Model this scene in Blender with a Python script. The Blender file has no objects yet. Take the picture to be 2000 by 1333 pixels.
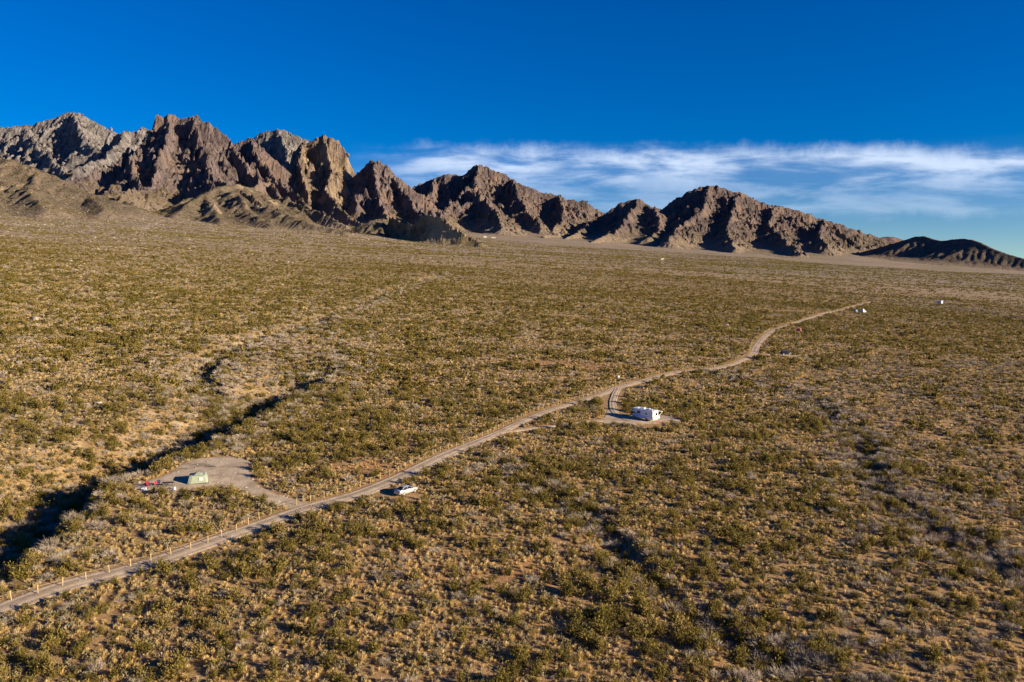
import bpy, math, random, time
import numpy as np
T0 = time.time()
S = bpy.context.scene
COL = S.collection
rad = math.radians

# ------------------------------------------------------------------ camera
cam_data = bpy.data.cameras.new('camera')
cam_data.lens = 28.0; cam_data.sensor_width = 36.0
cam_data.clip_start = 1.0; cam_data.clip_end = 120000.0
CAM = bpy.data.objects.new('camera', cam_data); COL.objects.link(CAM)
CAM.location = (0, 0, 47.0)
CAM.rotation_euler = (rad(90) - math.atan((666.5 - 505) / 1555.0), 0, 0)
S.camera = CAM

# ------------------------------------------------------------------ sky, sun, exposure
SUN_EL, SUN_AZ = 15.5, 21.0            # azimuth: degrees behind due right (+X towards -Y)
SUN_DIR = (math.cos(rad(SUN_EL)) * math.cos(rad(SUN_AZ)), -math.cos(rad(SUN_EL)) * math.sin(rad(SUN_AZ)), math.sin(rad(SUN_EL)))
W = bpy.data.worlds.new('World'); S.world = W; W.use_nodes = True
wn, wl = W.node_tree.nodes, W.node_tree.links
wn.clear()
def wnode(t, **k):
    n = wn.new(t)
    for a, b in k.items(): setattr(n, a, b)
    return n
def wmath(op, a, b=None, c=None, clamp=False):
    n = wn.new('ShaderNodeMath'); n.operation = op; n.use_clamp = clamp
    for i, v in enumerate((a, b, c)):
        if v is None: continue
        if isinstance(v, (int, float)): n.inputs[i].default_value = v
        else: wl.new(v, n.inputs[i])
    return n.outputs[0]
def wramp(v, lo, hi):
    n = wn.new('ShaderNodeMapRange'); n.interpolation_type = 'SMOOTHSTEP'
    wl.new(v, n.inputs['Value']); n.inputs['From Min'].default_value = lo; n.inputs['From Max'].default_value = hi
    return n.outputs[0]
sky = wnode('ShaderNodeTexSky', sky_type='NISHITA', sun_disc=False)
sky.sun_elevation = rad(SUN_EL)
sky.sun_rotation = math.atan2(SUN_DIR[0], SUN_DIR[1])
sky.altitude = 1500; sky.air_density = 1.0; sky.dust_density = 0.15; sky.ozone_density = 3.0
hsv = wnode('ShaderNodeHueSaturation')            # clear dry desert air: a deeper blue
hsv.inputs['Saturation'].default_value = 1.58; hsv.inputs['Hue'].default_value = 0.522; hsv.inputs['Value'].default_value = 1.0
sv = wnode("ShaderNodeVectorMath", operation="MULTIPLY_ADD"); stc = wnode("ShaderNodeTexCoord"); wl.new(stc.outputs["Generated"], sv.inputs[0]); sv.inputs[1].default_value = (1, 1, 0.85); sv.inputs[2].default_value = (0, 0, 0.04)
wl.new(sv.outputs[0], sky.inputs[0])
wl.new(sky.outputs[0], hsv.inputs['Color'])
# a long bank of thin cirrus low over the horizon
tc = wnode('ShaderNodeTexCoord'); sep = wnode('ShaderNodeSeparateXYZ'); wl.new(tc.outputs['Generated'], sep.inputs[0])
az = wmath('ARCTAN2', sep.outputs[0], sep.outputs[1])                 # 0 = +Y, positive to the right
hyp = wmath('SQRT', wmath('ADD', wmath('MULTIPLY', sep.outputs[0], sep.outputs[0]), wmath('MULTIPLY', sep.outputs[1], sep.outputs[1])))
el = wmath('ARCTAN2', sep.outputs[2], hyp)
comb = wnode('ShaderNodeCombineXYZ')
elb = wmath('DIVIDE', el, wmath('MAXIMUM', wmath('COSINE', az), 0.35))
wl.new(wmath('MULTIPLY', az, 9.0), comb.inputs[0]); wl.new(wmath('MULTIPLY', elb, 44.0), comb.inputs[1])
n1 = wnode('ShaderNodeTexNoise'); n1.inputs['Scale'].default_value = 0.8; n1.inputs['Detail'].default_value = 7; n1.inputs['Roughness'].default_value = 0.6; n1.inputs['Distortion'].default_value = 0.25
wl.new(comb.outputs[0], n1.inputs['Vector'])
comb2 = wnode('ShaderNodeCombineXYZ')
wl.new(wmath('MULTIPLY', az, 30.0), comb2.inputs[0]); wl.new(wmath('MULTIPLY', el, 26.0), comb2.inputs[1])
n2 = wnode('ShaderNodeTexNoise'); n2.inputs['Scale'].default_value = 0.55; n2.inputs['Detail'].default_value = 9; n2.inputs['Roughness'].default_value = 0.66
wl.new(comb2.outputs[0], n2.inputs['Vector'])
eld = wmath('MULTIPLY', wmath('DIVIDE', el, wmath('MAXIMUM', wmath('COSINE', az), 0.35)), 180 / math.pi)    # a straight bank far away
elw = wmath('ADD', eld, wmath('MULTIPLY', wmath('SUBTRACT', n2.outputs[0], 0.5), 2.3))     # ragged upper edge
band = wmath('MULTIPLY', wmath('MULTIPLY_ADD', wramp(elw, 4.4, 7.2), 0.65, wmath('MULTIPLY', wramp(elw, 2.6, 3.6), 0.35)), wmath('SUBTRACT', 1.0, wramp(elw, 6.6, 8.3)))
band = wmath('MULTIPLY', band, wramp(az, -0.22, -0.06))
band = wmath('MULTIPLY', band, wmath('SUBTRACT', 1.0, wramp(az, 2.2, 2.9)))
cl = wmath('MULTIPLY', band, wmath('MULTIPLY_ADD', wramp(n1.outputs[0], 0.36, 0.62), 0.85, 0.12))
cl = wmath('MULTIPLY', cl, 0.82, clamp=True)
mix = wnode('ShaderNodeMix', data_type='RGBA')
wl.new(cl, mix.inputs['Factor']); wl.new(hsv.outputs[0], mix.inputs['A']); mix.inputs['B'].default_value = (7.4, 8.4, 10.0, 1)
bg = wnode('ShaderNodeBackground'); bg.inputs['Strength'].default_value = 0.05
wl.new(mix.outputs['Result'], bg.inputs['Color'])
wo = wnode('ShaderNodeOutputWorld'); wl.new(bg.outputs[0], wo.inputs[0])

sun_data = bpy.data.lights.new('sun', 'SUN'); sun_data.energy = 5.0; sun_data.angle = rad(0.5); sun_data.color = (1.0, 0.83, 0.60)
SUN = bpy.data.objects.new('sun', sun_data); COL.objects.link(SUN)
from mathutils import Vector
SUN.rotation_euler = Vector(SUN_DIR).to_track_quat('Z', 'Y').to_euler()
SUN.location = (200, -100, 200)

V = S.view_settings
V.view_transform = 'Standard'; V.look = 'None'; V.gamma = 1.0; V.use_curve_mapping = False; V.exposure = 1.25
# ---- surveyed positions, metres (x to the right, y away from the drone, z up)
ROAD = [(-61.2, 86.0), (-59.7, 89.1), (-55.8, 96.0), (-50.2, 101.8), (-44.1, 110.7), (-38.2, 120.2), (-33.8, 127.9), (-27.0, 136.4), (-21.3, 146.9), (-15.7, 159.3), (-9.1, 173.0), (-1.8, 187.1), (8.1, 207.6), (19.1, 226.0), (28.3, 241.2), (33.6, 251.8), (45.1, 267.0), (59.3, 285.5), (78.7, 303.1), (91.6, 321.1), (106.1, 348.6), (115.4, 374.6), (129.9, 410.2), (155.3, 464.4), (188.7, 522.5), (244.6, 612.4), (281.9, 668.6), (317.1, 724.6), (351.2, 779.8)]
LOOP = [(-3.0, 184.4), (6.2, 190.5), (14.1, 196.0), (22.4, 201.8), (30.5, 202.6)]
DRIVE = [(33.8, 251.0), (31.0, 238.1), (28.7, 224.5), (28.2, 212.6), (31.3, 204.0), (38.5, 206.9), (43.0, 206.8)]
SPUR = [(108.2, 352.4), (116.5, 352.6), (125.1, 354.3), (133.8, 353.1)]
FENCE = [(-61.7, 89.4), (-60.3, 91.0), (-58.5, 92.6), (-55.5, 96.5), (-52.3, 100.4), (-47.8, 105.9), (-44.8, 109.5), (-42.8, 113.6), (-40.9, 117.8), (-39.0, 123.5), (-36.1, 128.8), (-34.7, 130.5), (-31.7, 134.5), (-28.6, 138.3), (-25.0, 144.6), (-21.7, 150.7), (-19.0, 157.9), (-14.7, 166.8), (-12.7, 169.3), (-4.8, 184.5), (7.0, 210.9), (14.4, 221.3), (20.1, 230.6), (28.1, 244.4), (34.2, 255.5), (41.8, 266.9), (53.2, 282.5), (64.0, 293.6), (77.2, 302.6), (88.4, 320.0), (97.8, 335.4), (105.9, 351.6), (114.4, 379.3), (125.3, 408.2), (134.4, 424.7), (156.1, 472.4), (185.9, 524.1), (224.5, 585.6), (263.8, 640.1), (305.9, 707.3), (332.1, 761.4), (362.7, 805.6)]
CLEARING = [(-62.2, 141.1), (-61.7, 149.7), (-55.4, 153.4), (-50.9, 151.2), (-48.1, 143.8), (-44.2, 137.3), (-38.4, 132.8), (-33.3, 130.0), (-34.3, 126.4), (-38.5, 128.1), (-43.2, 130.9), (-47.4, 134.7), (-51.0, 135.8), (-53.7, 134.7), (-57.1, 131.1), (-62.9, 130.7), (-65.2, 134.1), (-63.3, 137.3)]
RVPAD = [(22.4, 199.6), (25.6, 213.2), (28.3, 221.7), (30.4, 209.6), (40.4, 213.3), (44.3, 210.6), (44.4, 206.0), (37.1, 202.6), (31.4, 200.1), (26.1, 199.9)]
WASH1 = [(-63.0, 281.9), (-61.0, 234.7), (-62.6, 208.9), (-64.7, 186.9), (-66.1, 172.7), (-68.6, 158.6), (-72.9, 144.1), (-73.6, 131.5), (-71.5, 118.7), (-70.1, 107.7), (-69.8, 98.9), (-70.2, 90.5)]
SCARP = [(-69.2, 830.4), (-83.8, 652.8), (-86.3, 479.0), (-90.9, 415.0), (-91.7, 355.1), (-97.2, 327.1), (-99.4, 301.4), (-97.2, 267.9), (-92.8, 239.1), (-84.5, 219.5), (-73.1, 200.3), (-64.5, 187.0)]
WASH2 = [(71.7, 290.7), (85.1, 272.7), (95.8, 258.1), (92.1, 227.5), (90.6, 203.6), (80.8, 178.2), (73.7, 155.2), (74.6, 140.9), (72.5, 128.5), (75.0, 122.5), (78.1, 117.2), (79.7, 110.4)]
WASH3 = [(-4.2, 161.2), (4.7, 143.1), (11.7, 135.9), (15.1, 126.6), (18.3, 114.7), (20.3, 104.6), (23.6, 97.6), (29.3, 90.6), (31.4, 82.8), (31.2, 76.6)]
WASH4 = [(373.7, 807.0), (419.1, 784.5), (429.1, 724.2), (429.9, 660.2), (430.6, 606.6)]
WASH5 = [(775.5, 3191.5), (933.4, 3039.6), (1123.3, 2698.9), (1237.1, 2413.2), (1479.1, 2283.4), (1748.5, 2369.5)]
WASH6 = [(-59.6, 2333.7), (150.0, 2346.5), (330.7, 2068.2), (573.6, 2241.0)]
GREYZONE = [(102.9, 293.3), (147.8, 325.4), (280.9, 401.4), (110.6, 149.4), (59.2, 79.1), (29.1, 76.4), (29.4, 87.2), (44.1, 102.9), (58.9, 128.7), (70.7, 157.9), (84.8, 202.3)]
GREYLEFT = [(-115.9, 255.4), (-105.1, 270.6), (-104.5, 311.0), (-96.7, 417.0), (-78.5, 357.7), (-79.9, 280.3), (-64.4, 205.8), (-65.6, 172.8), (-74.1, 166.4)]
SEDAN = (-18.8, 137.8)
TENT = (-55.4, 137.3)
RV = (35.1, 204.9)
SUV = (122.8, 355.0)
REDTENT = (165.2, 456.9)
BLUETENT = (269.1, 622.6)
TIPI = (279.0, 632.4)
DARKTENT = (282.1, 630.1)
TRAILER = (441.8, 822.3)
SIGN = (36.0, 266.0)
CH1 = (-62.6, 133.4)
CH2 = (-61.4, 133.4)
CH3 = (-62.1, 132.4)
CH4 = (-61.1, 134.2)
TABLE = (-59.2, 133.7)
JUG = (-57.5, 132.4)
WHITE = (-62.2, 131.3)
SUVCHAIR = (126.9, 355.0)
B1 = (-195.4, 325.4)
B2 = (-200.4, 338.7)
B3 = (-100.0, 190.0)
RIDGES = {
 'A': [[(-4143, 5200, 619), (-3804, 5200, 748), (-3471, 5200, 829), (-3271, 5200, 870), (-3107, 5200, 889), (-2941, 5200, 931), (-2847, 5200, 966), (-2791, 5200, 979), (-2727, 5200, 947), (-2632, 5200, 893), (-2537, 5200, 845), (-2328, 5200, 748), (-2138, 5200, 603)], [(-2791, 5200, 979), (-2538, 4800, 777), (-2288, 4450, 633), (-2020, 4150, 517)], [(-3107, 5200, 889), (-2669, 4600, 667), (-2310, 4150, 491), (-2100, 3900, 403)], [(-3471, 5200, 829), (-2990, 4600, 639), (-2567, 4100, 498)], [(-2306, 4600, 682), (-2148, 4550, 739), (-2048, 4550, 751), (-1901, 4500, 668)], [(-2148, 4550, 739), (-2119, 4250, 594), (-2151, 4000, 475)]],
 'B': [[(-1636, 3600, 510), (-1600, 3600, 588), (-1575, 3600, 652), (-1515, 3600, 683), (-1466, 3600, 663), (-1406, 3600, 672), (-1347, 3600, 644), (-1291, 3600, 604), (-1244, 3600, 550), (-1223, 3600, 483)], [(-1244, 3600, 550), (-1149, 3480, 434), (-1004, 3300, 344), (-852, 3120, 270), (-694, 2950, 206), (-581, 2850, 164)], [(-1579, 3560, 560), (-1574, 3380, 478), (-1501, 3200, 399), (-1342, 2980, 297)], [(-1515, 3600, 683), (-1447, 3400, 506), (-1439, 3250, 405)], [(-1406, 3600, 672), (-1283, 3380, 503), (-1203, 3180, 387), (-1094, 2950, 294), (-992, 2750, 229)], [(-1197, 3180, 387), (-1029, 2950, 298), (-853, 2800, 242), (-750, 2680, 191)], [(-1447, 3400, 506), (-1374, 3100, 359), (-1375, 2850, 263), (-1364, 2650, 206)], [(-1004, 3300, 344), (-971, 3000, 274), (-884, 2780, 205)]],
 'C': [[(-1440, 4000, 525), (-1393, 4000, 586), (-1349, 4000, 619), (-1280, 4000, 636), (-1248, 4000, 604), (-1199, 4000, 562), (-1138, 4000, 500), (-1076, 4000, 437), (-1015, 4000, 350)], [(-1280, 4000, 636), (-1141, 3720, 456), (-998, 3500, 362), (-826, 3250, 263), (-706, 3080, 203)]],
 'D': [[(-1638, 4900, 708), (-1527, 4900, 790), (-1418, 4900, 823), (-1326, 4900, 793), (-1235, 4900, 753), (-1082, 4900, 678)], [(-1418, 4900, 823), (-1277, 4600, 667), (-1196, 4350, 553)]],
 'E': [[(-1161, 4300, 611), (-1111, 4300, 654), (-1051, 4300, 664), (-994, 4300, 696), (-935, 4300, 664), (-874, 4300, 614), (-837, 4300, 552), (-825, 4300, 467)], [(-994, 4300, 696), (-920, 4100, 498), (-867, 3800, 370), (-724, 3450, 254), (-591, 3200, 179)], [(-1111, 4300, 654), (-1038, 4000, 462), (-939, 3700, 350)]],
 'F': [[(-851, 4200, 457), (-797, 4200, 496), (-757, 4200, 530), (-716, 4200, 556), (-669, 4200, 530), (-611, 4200, 470), (-532, 4200, 426), (-453, 4200, 365), (-400, 4200, 326)], [(-716, 4200, 556), (-663, 3950, 408), (-591, 3650, 301), (-504, 3300, 204)], [(-611, 4200, 470), (-489, 3850, 314), (-356, 3500, 224)], [(-686, 3600, 286), (-738, 3750, 331), (-687, 3800, 347)]],
 'G': [[(-818, 5600, 436), (-657, 5600, 548), (-532, 5600, 594), (-425, 5600, 625), (-355, 5600, 604), (-290, 5600, 663), (-227, 5600, 691), (-142, 5600, 663), (0, 5600, 587), (178, 5600, 517), (320, 5600, 478), (391, 5600, 443), (480, 5600, 450), (552, 5600, 404), (623, 5600, 366), (785, 5600, 278)], [(-227, 5600, 691), (-231, 5200, 522), (-292, 4850, 436), (-343, 4500, 346), (-370, 4150, 244)], [(-292, 4850, 442), (-224, 4700, 441), (-161, 4600, 404), (-96, 4300, 305), (-38, 3950, 210)], [(0, 5600, 587), (33, 5200, 457), (92, 4800, 335), (166, 4350, 226)], [(320, 5600, 478), (324, 5100, 337), (264, 4600, 236), (159, 4150, 160)], [(-532, 5600, 594), (-523, 5150, 453), (-556, 4600, 323), (-561, 4200, 246)]],
 'H': [[(276, 4800, 178), (397, 4800, 245), (504, 4800, 281), (625, 4800, 359), (740, 4800, 402), (808, 4800, 374), (885, 4800, 341), (1008, 4800, 275)], [(740, 4800, 402), (651, 4450, 272), (491, 4050, 175), (364, 3800, 119)], [(808, 4800, 374), (812, 4400, 256), (689, 4000, 156)], [(504, 4800, 281), (365, 4400, 195), (230, 4000, 136)]],
 'I': [[(811, 4900, 249), (934, 4900, 366), (1057, 4900, 446), (1195, 4900, 489), (1273, 4900, 476), (1383, 4900, 443), (1494, 4900, 387), (1619, 4900, 363), (1744, 4900, 341), (1902, 4900, 280), (2061, 4900, 224), (2187, 4900, 187), (2346, 4900, 143), (2505, 4900, 100), (2695, 4900, 56)], [(1195, 4900, 489), (1058, 4500, 317), (883, 4200, 220), (762, 3850, 133)], [(1383, 4900, 443), (1217, 4450, 286), (1098, 4100, 177), (1054, 3750, 95)], [(1619, 4900, 363), (1433, 4500, 246), (1386, 4100, 151), (1342, 3750, 83)], [(1902, 4900, 280), (1721, 4500, 190), (1643, 4150, 113)]],
 'J': [[(1834, 4700, 32), (1933, 4582, 67), (2053, 4464, 112), (2135, 4345, 149), (2157, 4227, 165), (2190, 4109, 138), (2241, 3991, 146), (2249, 3873, 128), (2279, 3755, 83), (2326, 3636, 47), (2387, 3518, 22), (2505, 3400, -3)]],
 'P': [[(-1070, 2400, 146), (-1050, 2500, 181), (-1048, 2620, 224), (-1047, 2750, 264), (-1039, 2850, 297), (-1009, 2950, 313), (-967, 3050, 314)], [(-1039, 2850, 297), (-915, 2720, 248), (-754, 2580, 199), (-631, 2480, 162), (-505, 2400, 131)], [(-1047, 2750, 264), (-959, 2580, 210), (-866, 2430, 165)], [(-915, 2720, 248), (-830, 2560, 198), (-718, 2400, 149)], [(-1050, 2500, 181), (-1166, 2620, 196), (-1334, 2800, 236), (-1451, 2950, 261)]],
 'K': [[(-392, 2620, 180), (-366, 2588, 168), (-338, 2556, 157), (-317, 2523, 151), (-293, 2491, 168), (-250, 2459, 182), (-213, 2427, 161), (-175, 2394, 138), (-136, 2362, 116), (-77, 2330, 85)]],
 'L': [[(-2143, 2700, 445), (-1938, 2672, 407), (-1769, 2644, 384), (-1620, 2617, 361), (-1523, 2589, 329), (-1427, 2561, 291), (-1318, 2533, 247), (-1194, 2506, 213), (-1056, 2478, 172), (-937, 2450, 140)], [(-1541, 2620, 332), (-1401, 2350, 240), (-1244, 2150, 176)], [(-1773, 2650, 385), (-1574, 2300, 257), (-1381, 2050, 170)], [(-1327, 2550, 248), (-1185, 2330, 187)]],
 'N': [[(-592, 2650, 123), (-506, 2650, 154), (-438, 2650, 178), (-388, 2650, 164), (-313, 2650, 119)]],
 'O': [[(3883, 9500, 198), (4243, 9500, 282), (4484, 9500, 312), (4699, 9500, 252), (5039, 9500, 138)]],
}
# ------------------------------------------------------------------ helpers
_GA = (np.arange(4096) + .5) * (2 * math.pi / 4096); _GC, _GS = np.cos(_GA), np.sin(_GA)
def noise(x, y, seed=0):
    """gradient noise, about -1..1"""
    fx, fy = np.floor(x), np.floor(y); dx, dy = x - fx, y - fy; M = np.uint64(0xffffffff)
    ax = (fx.astype(np.int64) * 374761393).astype(np.uint64); ay = (fy.astype(np.int64) * 668265263 + seed * 1442695041).astype(np.uint64)
    K1, K2 = np.uint64(374761393), np.uint64(668265263)
    def g(i, j):
        h = ax + ay
        if i: h += K1
        if j: h += K2
        h &= M; h ^= h >> np.uint64(13); h *= np.uint64(1274126177); h &= M; h ^= h >> np.uint64(16); h >>= np.uint64(20); h = h.astype(np.int32)
        return _GC[h] * (dx - i) + _GS[h] * (dy - j)
    u = dx * dx * dx * (dx * (dx * 6 - 15) + 10); v = dy * dy * dy * (dy * (dy * 6 - 15) + 10)
    a = g(0, 0); b = g(1, 0); c = g(0, 1); d = g(1, 1)
    return 1.5 * ((a + (b - a) * u) * (1 - v) + (c + (d - c) * u) * v)
def fbm(x, y, octaves=4, seed=0, gain=0.5):
    s = 0.0; a = 1.0; f = 1.0; t = 0.0
    for o in range(octaves):
        s = s + a * noise(x * f, y * f, seed + o * 17); t += a; a *= gain; f *= 2.03
    return s / t
def ridged(x, y, octaves=4, seed=0, gain=0.5):
    s = 0.0; a = 1.0; f = 1.0; t = 0.0
    for o in range(octaves):
        n = 1 - np.abs(noise(x * f, y * f, seed + o * 17)); s = s + a * n * n; t += a; a *= gain; f *= 2.07
    return s / t
def sstep(a, b, x):
    t = np.clip((x - a) / (b - a), 0, 1); return t * t * (3 - 2 * t)
def seg_dist(x, y, line, extra=None):
    """distance to a polyline, side (+ = right of travel) and interpolated extra column"""
    L = np.array(line, float); best = np.full(x.shape, 1e12); side = np.zeros(x.shape); val = np.zeros(x.shape)
    for i in range(len(L) - 1):
        a, b = L[i], L[i + 1]; dx, dy = b[0] - a[0], b[1] - a[1]; q = dx * dx + dy * dy
        t = np.clip(((x - a[0]) * dx + (y - a[1]) * dy) / q, 0, 1)
        px, py = x - a[0] - t * dx, y - a[1] - t * dy
        d = px * px + py * py
        m = d < best; best = np.where(m, d, best)
        side = np.where(m, px * dy - py * dx, side)
        if extra is not None: val = np.where(m, extra[i] + t * (extra[i + 1] - extra[i]), val)
    return np.sqrt(best), np.sign(side), val
def smooth_line(pts, step):
    """Catmull-Rom through the points, resampled at an even step"""
    P = np.array(pts, float); P = np.vstack([2 * P[0] - P[1], P, 2 * P[-1] - P[-2]]); out = []
    for i in range(1, len(P) - 2):
        p0, p1, p2, p3 = P[i - 1:i + 3]
        n = max(4, int(np.hypot(*(p2 - p1)[:2]) / step * 2))
        t = np.linspace(0, 1, n, endpoint=False)[:, None]
        out.append(.5 * (2 * p1 + (p2 - p0) * t + (2 * p0 - 5 * p1 + 4 * p2 - p3) * t * t + (3 * p1 - p0 - 3 * p2 + p3) * t ** 3))
    C = np.vstack(out + [P[-2:-1]]); s = np.concatenate([[0], np.cumsum(np.hypot(*np.diff(C[:, :2], axis=0).T))])
    n = max(2, int(s[-1] / step) + 1); q = np.linspace(0, s[-1], n)
    return np.stack([np.interp(q, s, C[:, k]) for k in range(C.shape[1])], 1)
def in_poly(x, y, poly):
    P = np.array(poly); r = np.zeros(x.shape, bool); j = len(P) - 1
    for i in range(len(P)):
        xi, yi, xj, yj = P[i, 0], P[i, 1], P[j, 0], P[j, 1]
        c = ((yi > y) != (yj > y)) & (x < (xj - xi) * (y - yi) / (yj - yi + 1e-12) + xi); r ^= c; j = i
    return r
def poly_sdf(x, y, poly):
    d, _, _ = seg_dist(x, y, list(poly) + [poly[0]]); return np.where(in_poly(x, y, poly), -d, d)

def mesh_np(name, v, f, smooth=True):
    """mesh from numpy arrays; f is (n,3) or (n,4)"""
    me = bpy.data.meshes.new(name); v = np.asarray(v, np.float32); f = np.asarray(f, np.int32); k = f.shape[1]
    me.vertices.add(len(v)); me.vertices.foreach_set('co', v.ravel())
    me.loops.add(f.size); me.loops.foreach_set('vertex_index', f.ravel())
    me.polygons.add(len(f)); me.polygons.foreach_set('loop_start', np.arange(0, f.size, k, dtype=np.int32))
    me.polygons.foreach_set('loop_total', np.full(len(f), k, np.int32))
    me.polygons.foreach_set('use_smooth', np.full(len(f), smooth)); me.update(calc_edges=True); return me
def attr(me, name, val):
    a = me.attributes.new(name, 'FLOAT', 'POINT'); a.data.foreach_set('value', np.asarray(val, np.float32))
def add_obj(name, me, mat=None, parent=None, loc=None, rot=None, **tags):
    o = bpy.data.objects.new(name, me); COL.objects.link(o)
    if mat is not None and me is not None:
        if not me.materials: me.materials.append(mat)
    if parent is not None: o.parent = parent
    if loc is not None: o.location = loc
    if rot is not None: o.rotation_euler = rot
    for k, v in tags.items(): o[k] = v
    return o
def empty(name, loc, rz=0.0, label=None, category=None, group=None):
    o = bpy.data.objects.new(name, None); COL.objects.link(o); o.location = loc; o.rotation_euler = (0, 0, rz); o.empty_display_size = .3
    if label: o['label'] = label
    if category: o['category'] = category
    if group: o['group'] = group
    return o
class NT:
    """small node-tree writer for materials"""
    def __init__(self, name, rough=0.9, spec=0.2):
        self.m = bpy.data.materials.new(name); self.m.use_nodes = True; self.t = self.m.node_tree; self.n = self.t.nodes; self.l = self.t.links
        self.b = self.n['Principled BSDF']; self.b.inputs['Roughness'].default_value = rough
        self.b.inputs['Specular IOR Level'].default_value = spec
    def new(self, t, **k):
        n = self.n.new(t)
        for a, b in k.items(): setattr(n, a, b)
        return n
    def put(self, sock, v):
        if isinstance(v, (int, float)): sock.default_value = v
        elif isinstance(v, (tuple, list)): sock.default_value = tuple(v) + ((1,) if len(v) == 3 and sock.type == 'RGBA' else ())
        else: self.l.new(v, sock)
    def math(self, op, a, b=None, c=None, clamp=False):
        n = self.new('ShaderNodeMath', operation=op, use_clamp=clamp)
        for i, v in enumerate((a, b, c)):
            if v is not None: self.put(n.inputs[i], v)
        return n.outputs[0]
    def mix(self, f, a, b, blend='MIX'):
        n = self.new('ShaderNodeMix', data_type='RGBA', blend_type=blend); self.put(n.inputs['Factor'], f); self.put(n.inputs['A'], a); self.put(n.inputs['B'], b); return n.outputs['Result']
    def step(self, v, lo, hi):
        n = self.new('ShaderNodeMapRange', interpolation_type='SMOOTHSTEP'); self.put(n.inputs['Value'], v); n.inputs['From Min'].default_value = lo; n.inputs['From Max'].default_value = hi; return n.outputs[0]
    def coord(self, which='Object'): return self.new('ShaderNodeTexCoord').outputs[which]
    def pos(self): return self.new('ShaderNodeNewGeometry').outputs['Position']
    def normal_z(self):
        s = self.new('ShaderNodeSeparateXYZ'); self.l.new(self.new('ShaderNodeNewGeometry').outputs['Normal'], s.inputs[0]); return s.outputs[2]
    def scale(self, v, s):
        n = self.new('ShaderNodeVectorMath', operation='MULTIPLY'); self.put(n.inputs[0], v); n.inputs[1].default_value = s if isinstance(s, tuple) else (s, s, s); return n.outputs[0]
    def noise(self, v, scale, detail=4, rough=.55, dist=0.0):
        n = self.new('ShaderNodeTexNoise'); self.put(n.inputs['Vector'], v); n.inputs['Scale'].default_value = scale; n.inputs['Detail'].default_value = detail; n.inputs['Roughness'].default_value = rough; n.inputs['Distortion'].default_value = dist; return n.outputs[0]
    def voronoi(self, v, scale, feature='F1', out='Distance'):
        n = self.new('ShaderNodeTexVoronoi', feature=feature); self.put(n.inputs['Vector'], v); n.inputs['Scale'].default_value = scale; return n.outputs[out]
    def attr(self, name): return self.new('ShaderNodeAttribute', attribute_name=name).outputs['Fac']
    def rnd(self): return self.new('ShaderNodeObjectInfo').outputs['Random']
    def bump(self, h, strength, dist):
        n = self.new('ShaderNodeBump'); self.put(n.inputs['Height'], h); n.inputs['Strength'].default_value = strength; n.inputs['Distance'].default_value = dist; self.l.new(n.outputs[0], self.b.inputs['Normal'])
    def color(self, c): self.put(self.b.inputs['Base Color'], c); return self.m
# ------------------------------------------------------------------ the fan: one ground sheet to the horizon
FRONT = np.array([(-3600, 3200), (-2200, 2900), (-1300, 2800), (-500, 3300), (0, 4000), (600, 4300), (1500, 4500), (2600, 4200), (5000, 4200)], float)
def plane_z(x, y):
    x = np.asarray(x, float); y = np.asarray(y, float)
    z = 0.032 * y - 0.058 * x
    fy = np.interp(x, FRONT[:, 0], FRONT[:, 1]); z = z + 32 * sstep(-1500, 150, y - fy) ** 1.6      # the bajada steepens below the rock
    z = np.where(z < -40, -40 - 60 * np.tanh((-40 - z) / 60), z)
    return np.where(z > 260, 260 + 120 * np.tanh((z - 260) / 120), z)
LINES = {k: smooth_line(v, 4.0) for k, v in dict(w1=WASH1, sc=SCARP, w2=WASH2, w3=WASH3, w4=WASH4, w5=WASH5, w6=WASH6).items()}
ROAD_L = smooth_line(ROAD, 1.2); LOOP_L = smooth_line(LOOP, 1.2); DRIVE_L = smooth_line(DRIVE, 1.2); SPUR_L = smooth_line(SPUR, 1.2)
def near_line(x, y, line, reach):
    """seg_dist only where the point lies in the line's box, else a large number"""
    L = np.array(line); d = np.full(x.shape, 1e6); s = np.zeros(x.shape)
    w = np.nonzero((x > L[:, 0].min() - reach) & (x < L[:, 0].max() + reach) & (y > L[:, 1].min() - reach) & (y < L[:, 1].max() + reach))[0]
    if not len(w): return d, s
    xs, ys = x[w], y[w]
    for i in range(0, len(L) - 1, 6):
        C = L[i:i + 7]; m = np.nonzero((xs > C[:, 0].min() - reach) & (xs < C[:, 0].max() + reach) & (ys > C[:, 1].min() - reach) & (ys < C[:, 1].max() + reach))[0]
        if not len(m): continue
        dd, sg, _ = seg_dist(xs[m], ys[m], C); t = w[m]; b = dd < d[t]; d[t[b]] = dd[b]; s[t[b]] = sg[b]
    return d, s
LINE_C = {k: v[::(2 if k in ('w1', 'sc') else 3)] for k, v in LINES.items()}
def worn(x, y):
    """distance to the nearest worn track or pad (negative inside a pad)"""
    d = np.full(x.shape, 1e6)
    for L, w in ((ROAD_L[::3], 1.9), (LOOP_L[::3], 1.5), (DRIVE_L[::3], 2.6), (SPUR_L[::3], 1.8)):
        d = np.minimum(d, near_line(x, y, L, 14)[0] - w)
    for P in (CLEARING, RVPAD):
        Q = np.array(P); m = (x > Q[:, 0].min() - 14) & (x < Q[:, 0].max() + 14) & (y > Q[:, 1].min() - 14) & (y < Q[:, 1].max() + 14)
        if m.any(): d[m] = np.minimum(d[m], poly_sdf(x[m], y[m], P))
    return d
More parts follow.
